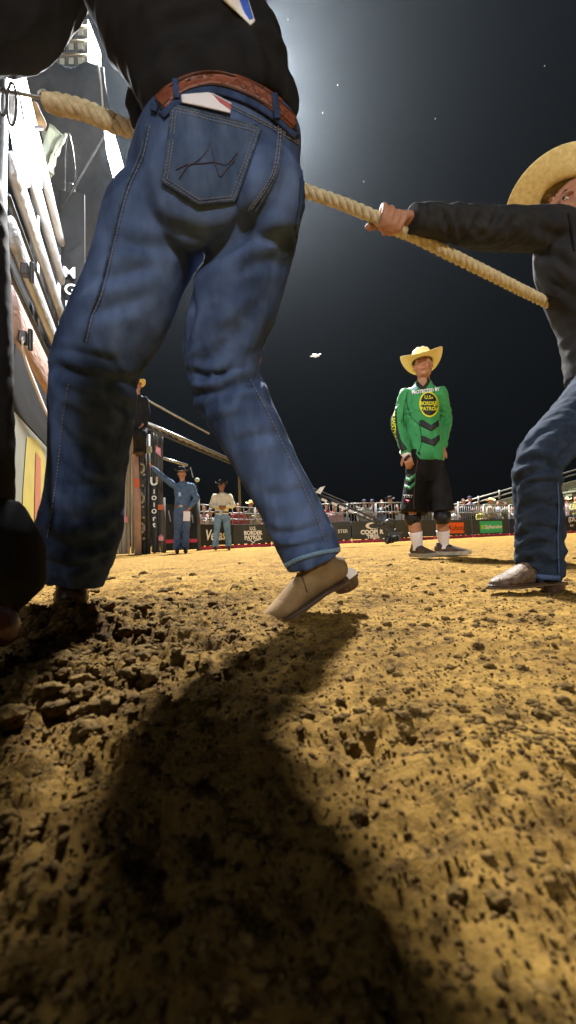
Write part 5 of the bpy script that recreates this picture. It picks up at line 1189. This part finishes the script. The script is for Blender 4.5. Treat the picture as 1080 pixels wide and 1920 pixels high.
# ================================================================== arena wall: boards, red strip, barriers
WALLPX = [(372, 11.0), (480, 13.0), (600, 13.0), (760, 13.6), (838, 15.6), (960, 17.2), (1130, 18.2)]
def wd(px):
    for (a, da), (b, db) in zip(WALLPX[:-1], WALLPX[1:]):
        if px <= b: return da + (db-da)*(px-a)/(b-a)
    return WALLPX[-1][1]
BH = .72
def board(x0, x1, m_, label, cont=None, group=None):
    a, b = GX(x0, wd(x0)), GX(x1, wd(x1)); c = (a+b)/2; X = unit(b-a); L = (b-a).length; n = X.cross(Vector((0, 0, 1)))
    root = empty('advert_board', label, 'board', (c.x, c.y, 0), group)
    bo = MB().box(c + Vector((0, 0, .06 + BH/2)), (L-.015, .08, BH-.12), X, (-X.y, X.x, 0)).build('panel', M[m_], root, bevel=.006)
    MB().box(c + Vector((0, 0, .05)) + n*.01, (L-.015, .08, .10), X, (-X.y, X.x, 0)).build('foot_strip', M['red_strip'], root)
    if cont: cont(root, c + n*.045, X, L)
    return root
UZ = Vector((0, 0, 1))
def bt_(root, c, X, txt, x, z, size, m_='white_print', bold=.03, sx_=1.0, shear=0, **k):
    V2, Fc = text_mesh(txt, size, bold, shear=shear, **k); return sign_text('lettering', ([(q[0]*sx_, q[1]) for q in V2], Fc), M[m_], root, c + X*x + UZ*z, X, UZ, 0, .004)
def rect(root, c, X, x, z, w, h, m_, nm='sign_panel', off=.006): return MB().box(c + X*x + UZ*z + X.cross(UZ)*off, (w, .012, h), X, (-X.y, X.x, 0)).build(nm, M[m_], root)
board(372, 436, 'black_panel', 'black advert board with white script word Vegas behind the cream shirted man', lambda r, c, X, L: (bt_(r, c, X, 'Vegas', -.08, .40, .42, shear=.25, bold=.02, sx_=.85),))
def patrol(r, c, X, L):
    bt_(r, c, X, 'U.S.', .0, .59, .15, bold=.03); bt_(r, c, X, 'BORDER', 0, .45, .17, bold=.05); bt_(r, c, X, 'PATROL', 0, .30, .17, bold=.05)
    mb = outline_mesh([[(-.26, .23), (-.1, .24), (.0, .16), (.05, .23), (.26, .25), (.24, .22), (.08, .2), (.0, .12), (-.1, .2)]], 0); sign_text('logo', mb, M['white_print'], r, c, X, UZ, 0, .004)
board(438, 508, 'grey_board', 'dark grey board lettered U.S. BORDER PATROL in white', patrol)
board(510, 578, 'grey_board', 'plain dark grey board mostly hidden behind the lifted leg')
board(580, 659, 'grey_board', 'dark grey board ending in the letters STER beside the lifted leg', lambda r, c, X, L: bt_(r, c, X, 'STER', .42, .40, .16, bold=.01))
def cooper(r, c, X, L):
    bt_(r, c, X, 'COOPER', -.05, .34, .19, bold=.06, sx_=1.05); bt_(r, c, X, 'TIRES', -.02, .19, .17, bold=.06, sx_=1.05)
    e = lambda cx, cz, a, b_: [(cx + a*cos(t), cz + b_*sin(t)) for t in np.linspace(0, 2*pi, 32, endpoint=False)]
    sign_text('logo', outline_mesh([e(0, .555, .26, .115), e(.05, .545, .20, .085)[::-1]], 0), M['white_print'], r, c, X, UZ, 0, .004)
    sign_text('logo', outline_mesh([e(.06, .545, .10, .045)], 0), M['white_print'], r, c + X*.0, X, UZ, 0, .004) if False else None
board(661, 738, 'grey_board', 'dark grey board lettered COOPER TIRES under a white oval ring', cooper)
board(740, 812, 'grey_board', 'dark grey board with a round white ball mark between the bare legs', lambda r, c, X, L: sign_text('logo', outline_mesh([[(-.12 + .12*cos(t), .38 + .12*sin(t)) for t in np.linspace(0, 2*pi, 24, endpoint=False)]], 0), M['white_print'], r, c, X, UZ, 0, .004))
board(814, 884, 'grey_board', 'board with an orange sign lettered Kubota beside the white sock', lambda r, c, X, L: (rect(r, c, X, .12, .40, 1.0, .42, 'orange_sign'), bt_(r, c + X.cross(UZ)*.013, X, 'Kubota', .17, .40, .30, 'black_print', bold=.0, sx_=1.1)))
board(886, 953, 'grey_board', 'board with a green sign lettered ZipRecruiter in white', lambda r, c, X, L: (rect(r, c, X, 0, .40, 1.32, .48, 'green_sign'), bt_(r, c + X.cross(UZ)*.013, X, 'ZipRecruiter', .12, .40, .20, bold=.025), rect(r, c, X, -.52, .40, .13, .17, 'lime', 'logo', .014)))
board(955, 1040, 'navy_board', 'navy board with a small round pale emblem next to the green sign', lambda r, c, X, L: sign_text('emblem', outline_mesh([[(-.72 + .09*cos(t), .42 + .09*sin(t)) for t in np.linspace(0, 2*pi, 24, endpoint=False)]], 0), M['pale_blue'], r, c, X, UZ, 0, .004))
board(1042, 1130, 'black_panel', 'black board with white lettering at the right picture edge', lambda r, c, X, L: (bt_(r, c, X, '(DURANGO', .0, .60, .24, bold=.03, sx_=.9, align='CENTER'), bt_(r, c, X, 'TURKEY', -.45, .33, .1, bold=.02), bt_(r, c, X, 'POINT', -.47, .2, .1, bold=.02)) if False else (bt_(r, c, X, '(DUR', -.28, .60, .26, bold=.03), bt_(r, c, X, 'KEY', -.42, .33, .11, bold=.02)))
# steel crowd barriers standing behind the boards
def barrier(x0, x1, back, label, rails, dense):
    a, b = GX(x0, wd(x0) + back), GX(x1, wd(x1) + back); X = unit(b-a); L = (b-a).length; root = empty('crowd_barrier', label, 'barrier', ((a+b)/2).to_tuple(), 'steel crowd barriers behind the boards')
    for z in rails: MB().tube([a + UZ*z, b + UZ*z], .020, (0, 0, 1), 8).build('rail', M['barrier'], root, True)
    for p in (a, b): MB().tube([p, p + UZ*rails[-1]], .022, (1, 0, 0), 8).build('post', M['barrier'], root, True)
    n = int(L/dense); 
    for k in range(1, n): p = a + X*(L*k/n); MB().tube([p + UZ*rails[0], p + UZ*rails[-1]], .012, (1, 0, 0), 6).build('bar', M['barrier'], root, True)
M['barrier'] = mat('barrier', (.30, .30, .28), .45, (.18, .18, .17), 20, metal=.4)
edges = [372, 426, 480, 540, 600, 654, 708, 762, 815, 862, 910, 958, 1010, 1062, 1120]
which = ['behind the Vegas board', 'above the white BORDER PATROL letters', 'just left of the lifted leg', 'hidden behind the lifted shin', 'under the camera crane', 'above the COOPER letters', 'beside the crane head', 'behind the bare knees', 'above the orange sign', 'above the left part of the green sign', 'above the right part of the green sign', 'behind the dark jeans knee', 'behind the dark jeans shin', 'at the right picture edge']
for (a, b), wh in zip(zip(edges[:-1], edges[1:]), which):
    if b <= 600: barrier(a+1, b-1, .35, 'low galvanised crowd barrier ' + wh, (.70, .90, 1.10, 1.30), .22)
    else: barrier(a+1, b-1, .35, 'galvanised crowd barrier with close bars ' + wh, (.70, 1.02, 1.34), .11)

# ================================================================== grandstand on the right
gs = empty('grandstand', 'dark sloping grandstand with pale handrails rising to the right', 'grandstand', GX(960, 25))
for k in range(9):
    p0 = GX(880 + k*34, 25); MB().box((p0.x + 6, 26 + .0, .5 + k*.42), (14 - k*1.0, 5.0, .14)).build('tier', M['stand'] if 'stand' in M else M.setdefault('stand', mat('stand', (.16, .16, .10), .8, (.09, .09, .06), 4)), gs)
RL = lambda px: 947 + (913-947)*(px-848)/(967-848)
for off in (0, 8): MB().tube([P(848, RL(848)+off, 24), P(967, RL(967)+off, 24), P(1130, RL(1130)+off, 24)], .045, (0, 0, 1), 8).build('handrail', M['barrier'], gs, True)
for px_ in (859, 897, 936, 975, 1014, 1053, 1092): MB().tube([P(px_, RL(px_)-3, 24), P(px_, RL(px_)+13, 24)], .06, (1, 0, 0), 8).build('handrail_post', M['barrier'], gs, True)
V = [P(890, 950, 24.4), P(1140, 885, 24.4), P(1140, 900, 24.4), P(890, 962, 24.4)]; mb = MB(); mb.add(V + [v + Vector((0, .3, 0)) for v in V], [(0,1,2,3),(7,6,5,4),(0,4,5,1),(1,5,6,2),(2,6,7,3),(3,7,4,0)]); mb.build('side_beam', M['stand'], gs)

# ================================================================== spectators
def spect(shirt_m, hat_m, skinm='skin', seed=0, arms=0):
    s = 1; root = empty('spectator', 'x', 'person'); g = 'spectators behind the boards'; root['group'] = g
    b = MB(); hd = Vector((0, 0, 1.62)); b.ell(hd, (.075, .09, .11)); b.ell(hd + Vector((0, -.09, -.01)), (.014, .016, .022)); b.tube([hd - Vector((0, 0, .08)), hd - Vector((0, 0, .2))], .055, (1, 0, 0), 10)
    hy = -.12 if arms else 0
    for x in (-1, 1): b.tube([(x*.2, 0, 1.38), (x*.26, .02, 1.12), (x*(.12 if arms else .24), -.2 if arms else -.08, .98 + .16*arms), (x*(.05 if arms else .23), -.26 if arms else -.10, .90 + .24*arms)], [.045, .038, .028, .035], (0, 1, 0), 10)
    b.tube([(0, 0, 1.42), (0, 0, .9)], [(.15, .08), (.13, .09)], (1, 0, 0), 12)
    for x in (-1, 1): b.tube([(x*.09, 0, .9), (x*.10, -.02, .5), (x*.11, 0, .08)], [.07, .05, .04], (1, 0, 0), 10)
    V, Fc, _ = fuse(b, .022, 1); mesh_obj('body', V, Fc, M[skinm], root)
    t = MB(); t.tube([(0, 0, .86), (0, 0, 1.1), (0, 0, 1.33), (0, 0, 1.44)], [(.17, .12), (.165, .12), (.20, .12), (.10, .07)], (1, 0, 0), 16)
    for x in (-1, 1): t.tube([(x*.17, 0, 1.37), (x*.25, .02, 1.12), (x*(.15 if arms else .25), -.15 if arms else -.04, 1.0 + .12*arms)], [.07, .06, .048], (0, 1, 0), 12)
    cloth('shirt', t, .022, M[shirt_m], root, None, smooth=2)
    t = MB(); t.tube([(0, 0, .95), (0, 0, .78)], [(.165, .115), (.16, .12)], (1, 0, 0), 14)
    for x in (-1, 1): t.tube([(x*.09, 0, .86), (x*.10, -.02, .5), (x*.11, 0, .1)], [.09, .07, .065], (1, 0, 0), 12)
    cloth('trousers', t, .025, M['denim_dark'], root, None, smooth=2)
    for x in (-1, 1): MB().ell((x*.11, -.05, .045), (.05, .14, .045), nu=12, nv=8).build('shoe', M['leather_dark'], root, True)
    if hat_m == 'cap':
        c = MB().ell(hd + Vector((0, .01, .045)), (.082, .098, .075)).build('cap', M['navy_cap'], root, True); MB().ell(hd + Vector((0, -.11, .05)), (.06, .06, .008), nu=12, nv=6).build('visor', M['navy_cap'], c, True)
    elif hat_m: hat(root, M[hat_m], hd + Vector((0, 0, .05)), (0, 0, 1), (0, -1, 0), 1.0, .8, band=False)
    else: MB().ell(hd + Vector((0, .022, .03)), (.082, .092, .098)).build('hair', M['hair'], root, True)
    return root
for n_, c1 in dict(navy_cap=(.03, .03, .08), sh_grey=(0.228, 0.252, 0.216), sh_navy=(.06, .07, .11), sh_sky=(0.252, 0.312, 0.432), sh_white=(0.42, 0.42, 0.432), sh_pink=(0.36, 0.228, 0.24), sh_yellow=(0.36, 0.36, 0.072), sh_red=(.35, .06, .07), sh_olive=(.12, .13, .07), sh_purple=(.10, .10, .22), sh_tan=(.4, .32, .2)).items(): M[n_] = mat(n_, c1, .8, tuple(v*.8 for v in c1), 10)
protos = {}
SPEC = [(383, 953, 'sh_pink', None, 'in a pink shirt left of the cream shirted man'), (394, 960, 'sh_white', None, 'in white seated close to the cream shirted man'), (446, 950, 'sh_red', None, 'in dark red right of the cream shirted man'),
        (470, 946, 'sh_olive', 'straw', 'in olive with a straw hat above the BORDER PATROL board'), (484, 953, 'sh_tan', None, 'in tan beside the olive shirted spectator'), (497, 957, 'sh_navy', None, 'in navy nearest the blurred lifted leg on its left'),
        (612, 947, 'sh_red', None, 'in dark red under the tail of the crane arm'), (600, 950, 'sh_white', None, 'in white just right of the lifted shin'), (628, 951, 'sh_pink', None, 'in pale pink under the crane arm'), (642, 960, 'sh_sky', None, 'in light blue low under the crane arm'),
        (683, 942, 'sh_grey', 'cap', 'in a grey green shirt and cap leaning on the barrier'), (698, 942, 'sh_navy', 'cap', 'in a navy shirt and cap in the middle of the leaning trio'), (716, 943, 'sh_sky', None, 'in a light blue shirt right of the leaning trio'),
        (731, 938, 'black_cloth', 'felt_black', 'all in black with a black hat behind the crane head'), (745, 952, 'sh_white', None, 'in white low beside the man in the green jersey'),
        (852, 955, 'sh_white', None, 'in white beside the bare knee'), (869, 940, 'sh_navy', None, 'grey haired in dark blue above the orange sign'), (881, 935, 'sh_purple', 'cap', 'in purple blue with a cap, tallest above the orange sign'), (877, 953, 'sh_red', None, 'in red seated low in front of the tall capped one'),
        (903, 953, 'sh_yellow', None, 'in a yellow shirt above the green sign'), (920, 940, 'sh_tan', 'straw_pale', 'with a pale cowboy hat above the green sign'), (934, 944, 'sh_sky', None, 'in light blue beside the pale cowboy hat'), (947, 945, 'sh_olive', None, 'in olive brown near the dark jeans'), (960, 955, 'sh_white', None, 'in white just left of the dark jeans knee'),
        (1064, 938, 'sh_pink', 'straw_pale', 'in pink with a pale hat right of the dark jeans'), (1079, 935, 'sh_yellow', None, 'in yellow cut by the right picture edge')]
for k, (px_, hy, sm, hm, lb) in enumerate(SPEC):
    key = (hm, k % 2)
    if key not in protos: o = protos[key] = spect('sh_grey', hm, seed=k, arms=k % 2)
    else: o = copy_tree(protos[key])
    d = wd(px_) + (1.0 if k % 3 else 1.5); p = P(px_, hy, d); o.location = (p.x, p.y, p.z - 1.62); o.rotation_euler.z = random.uniform(-.4, .4)
    o['label'] = ('spectator ' + lb)
    for ch in o.children:
        if ch.name.startswith('shirt'):
            ch.material_slots[0].link = 'OBJECT'; ch.material_slots[0].material = M[sm]
# a low platform that lifts the spectators to the height they stand at
pf = MB()
for (a, da), (b, db) in zip(WALLPX[:-1], WALLPX[1:]):
    A0, B0 = GX(a, da + .6), GX(b, db + .6); A1, B1 = GX(a, da + 2.4), GX(b, db + 2.4)
    pf.add([A0 + UZ*-.05, B0 + UZ*-.05, B1 + UZ*-.05, A1 + UZ*-.05, A0 + UZ*.02, B0 + UZ*.02, B1 + UZ*.02, A1 + UZ*.02], [(3,2,1,0),(4,5,6,7),(0,1,5,4),(1,2,6,5),(2,3,7,6),(3,0,4,7)])
tag(pf.build('pavement', M['grey_board']), kind='structure')

# ================================================================== camera crane
cr = empty('camera_crane', 'long black camera crane with pale plates on its arm and a low gimbal camera', 'camera crane', GX(560, 8.6))
A0, A1 = P(560, 913, 8.9), P(722, 984, 8.0); dv = unit(A1 - A0); upb = unit(UZ - dv*dv.z)
for o_ in (upb*.05, upb*-.06): MB().bar(A0 + o_, A1 + o_*.6, .035).build('arm_tube', M['steel_dark'], cr)
for k in range(16): f = k/16; f2 = (k+1)/16; MB().bar(A0.lerp(A1, f) + upb*.05, A0.lerp(A1, f2) - upb*.06, .012).build('arm_brace', M['steel_dark'], cr)
MB().bar(A0 + upb*.11, P(700, 968, 8.1) + upb*.05, .012).build('top_cable', M['steel'], cr)
for px_, py_ in ((608, 938), (627, 945), (642, 952), (659, 959), (676, 965), (693, 973)): MB().box(P(px_, py_, 8.25), (.13, .02, .05), dv, (0, 1, 0)).build('plate', M['paper'], cr)
MB().box(P(671, 951, 8.25), (.10, .02, .03), dv, (0, 1, 0)).build('plate', M['paper'], cr)
mb = MB(); V = [P(592, 923, 8.6), P(600, 914, 8.6), P(610, 911, 8.6), P(601, 926, 8.6)]; mb.add(V + [v + Vector((0, .12, 0)) for v in V], [(0,1,2,3),(7,6,5,4),(0,4,5,1),(1,5,6,2),(2,6,7,3),(3,7,4,0)]); mb.build('tail_fin', M['rail_grey'], cr)
hc_ = P(729, 998, 8.0)
for R_, c_ in ((.20, hc_), (.12, P(733, 985, 8.0))):
    mb = MB(); ring(mb, c_, R_, .022, (1, 0, 0), (0, .3, 1), 24, .9, 5.6); mb.build('gimbal_ring', M['steel_dark'], cr, True)
MB().tube([A1, P(728, 975, 8.0), P(734, 990, 8.0)], [.04, .05, .03], (0, 1, 0), 12).build('neck', M['steel_dark'], cr, True)
cb_ = MB().box(P(740, 1008, 7.95), (.2, .22, .15)).build('camera_body', M['steel_dark'], cr, bevel=.01); MB().tube([P(740, 1009, 7.86), P(742, 1010, 7.68)], [.055, .065], (1, 0, 0), 18).build('lens', M['black_print'], cb_, True)
MB().box(P(742, 999, 7.9), (.24, .1, .02)).build('top_handle', M['steel_dark'], cb_); MB().ell(P(726, 1012, 7.95), (.06, .06, .09)).build('motor', M['steel_dark'], cr, True)
for k in range(3):
    a = 2.1*k + .4; b_ = GX(562, 8.9); MB().tube([Vector((b_.x, b_.y, .85)), Vector((b_.x + .35*cos(a), b_.y + .35*sin(a), 0))], .03, (1, 0, 0), 10).build('tripod_leg', M['steel_dark'], cr, True)
MB().tube([Vector((GX(562, 8.9).x, 8.9, .8)), A0 + Vector((0, 0, -.02))], .06, (1, 0, 0), 14).build('column', M['steel_dark'], cr, True)

# small drone in the night sky, and moths in the light
dr = empty('drone', 'small white lit drone hovering alone in the night sky', 'drone', P(592, 667, 32))
c_ = P(592, 667, 32); M['drone_white'] = mat('drone_white', (.7, .7, .7), .4, emit=(.9, .95, .9), estr=.45)
MB().ell(c_, (.2, .25, .10)).build('body', M['drone_white'], dr, True)
for sx_, sz_ in ((-1, -.3), (1, .5), (-.5, .5), (.55, -.3)):
    MB().tube([c_, c_ + Vector((sx_*.34, 0, sz_*.18))], .03, (0, 0, 1), 8).build('arm', M['drone_white'], dr, True); MB().ell(c_ + Vector((sx_*.36, 0, sz_*.2 + .03)), (.12, .12, .015), nu=12, nv=6).build('rotor', M['drone_white'], dr, True)
M['moth'] = mat('moth', (.8, .8, .75), .7)
mp_ = [(540, 37, 3), (682, 341, 2.6), (633, 160, 4), (816, 223, 4.2), (1021, 124, 4), (605, 212, 3.2), (700, 120, 5), (652, 262, 5), (780, 330, 6), (960, 85, 5), (590, 405, 5), (865, 350, 6), (740, 40, 6)]
for k, (a, b_, d) in enumerate(mp_[:6]):
    c_ = P(a, b_, d); s_ = .0011*d
    mb = MB(); mb.tube([c_ - Vector((s_, 0, 0)), c_ + Vector((s_, 0, 0))], s_*.5, (0, 0, 1), 6)
    for sg in (-1, 1): mb.add([c_ + Vector((-s_*.6, 0, 0)), c_ + Vector((s_*.6, 0, 0)), c_ + Vector((s_*.5, sg*s_, s_*1.6)), c_ + Vector((-s_*.8, sg*s_, s_*1.3))], [(0, 1, 2, 3)])
    tag(mb.build('moth', M['moth']), 'tiny pale moth flying in the floodlit night air', 'moth', group='moths in the floodlight')

# ================================================================== floodlight masts
def mast(label, base_xy, head, n=(3, 2), size=.9, arm=None, glow='lamp_lens', box_back=True, face=None, pole_r=.16, gap=.35):
    root = empty('floodlight_mast', label, 'floodlight mast', (base_xy[0], base_xy[1], 0)); head = Vector(head)
    top = Vector((base_xy[0], base_xy[1], head.z + .3))
    MB().tube([Vector((base_xy[0], base_xy[1], -.1)), top], [pole_r, pole_r*.6], (1, 0, 0), 16).build('pole', M['steel_dark'], root, True)
    MB().bar(top - Vector((0, 0, .3)), head + Vector((0, .0, 0)), .08).build('arm', M['steel_dark'], root)
    fd = unit((face or Vector((0, 3, 0))) - head); X = unit(fd.cross(UZ)); Z = X.cross(fd)
    for i in range(n[0]):
        for k in range(n[1]):
            c = head + X*((i - (n[0]-1)/2)*size) + Z*((k - (n[1]-1)/2)*size) - fd*gap
            hh = MB().tube([c - fd*.12*size, c + fd*.1*size], [.2*size, .42*size], X, 18).build('lamp_housing', M['steel_dark'], root, True)
            MB().tube([c + fd*.101*size, c + fd*.12*size], [.36*size, .36*size], X, 18).build('lens', M[glow], hh, True)
    return root
b0 = GX(452, 22.3)
mast('slim mast behind the cream shirted man carrying the floodlight hidden by the big cowboy', (b0.x, b0.y), L_BACK, (2, 1), .45, pole_r=.07, gap=.55)
mast('tall floodlight mast standing behind the photographer on the right', (L_KEY.x, L_KEY.y - .8), L_KEY, (3, 2), .8, gap=.7)
mast('tall floodlight mast standing behind the photographer on the left', (L_KEY2.x, L_KEY2.y - .8), L_KEY2, (3, 2), .8, gap=.7)
lb = empty('work_light', 'blown out bar lamp clamped to the near end of the steel gate', 'work light', L_GATE)
MB().tube([P(18, 150, 1.93), P(30, 230, 1.93), P(46, 345, 1.95)], [.026, .034, .024], (0, 1, 0), 16).build('lamp_tube', M['lamp_glow'], lb, True)
MB().tube([P(44, 170, 2.0), P(60, 260, 2.0), P(74, 350, 2.03)], [.018, .02, .015], (0, 1, 0), 14).build('lamp_tube', M['lamp_glow'], lb, True)
MB().bar(P(10, 240, 1.96), P(80, 240, 2.04), .015).build('clamp', M['steel_dark'], lb)
lt = empty('work_light', 'glaring upright tube lamp beside the cowboy hip under the rope', 'work light', (L_GATE2.x, L_GATE2.y + .06, 0))
MB().tube([P(204, 246, 2.6), P(212, 285, 2.6), P(222, 322, 2.6), P(221, 345, 2.6)], [.03, .042, .045, .02], (1, 0, 0), 16).build('lamp_tube', M['lamp_glow'], lt, True)
MB().tube([GP(3.0, 2.84), P(206, 238, 2.8), P(205, 244, 2.66)], .010, (1, 0, 0), 10).build('bracket', M['steel_dark'], lt, True)

# ================================================================== night haze
hz = MB().box((0, 22, 19), (90, 80, 40.4)); 
Mh = bpy.data.materials.new('night_haze'); Mh.use_nodes = True; n = Mh.node_tree; n.nodes.clear()
oo = n.nodes.new('ShaderNodeOutputMaterial'); pv = n.nodes.new('ShaderNodeVolumePrincipled'); pv.inputs['Density'].default_value = 0.00029
pv.inputs['Color'].default_value = (.72, .86, 1, 1); pv.inputs['Anisotropy'].default_value = 0.84
link(n, pv.outputs[0], oo.inputs['Volume'])
ho = hz.build('haze', Mh); tag(ho, kind='stuff')

# ================================================================== unseen photographer, added behind the camera to block the key light
Ph = dict(pelvis=Vector((-.02, -.78, .40)), chest=Vector((-.04, -.62, .66)), neck=Vector((-.04, -.55, .84)), head=Vector((-.04, -.52, .96)),
          shL=Vector((-.22, -.58, .76)), elL=Vector((-.24, -.36, .52)), wrL=Vector((-.10, -.22, .30)), shR=Vector((.14, -.58, .76)), elR=Vector((.20, -.36, .52)), wrR=Vector((.09, -.22, .30)),
          hipL=Vector((-.12, -.74, .38)), knL=Vector((-.26, -.36, .44)), anL=Vector((-.22, -.55, .11)), hipR=Vector((.10, -.74, .38)), knR=Vector((.25, -.36, .44)), anR=Vector((.20, -.55, .11)))
figure('person', 'photographer in dark clothes crouching behind the camera with both hands forward', Ph, 1.0, 'black_cloth', 'denim_dark', None, voxel=.014, base=(-.02, -.7, 0), face=(0, 1, -.5), headup=(0, .4, 1), belt=None)
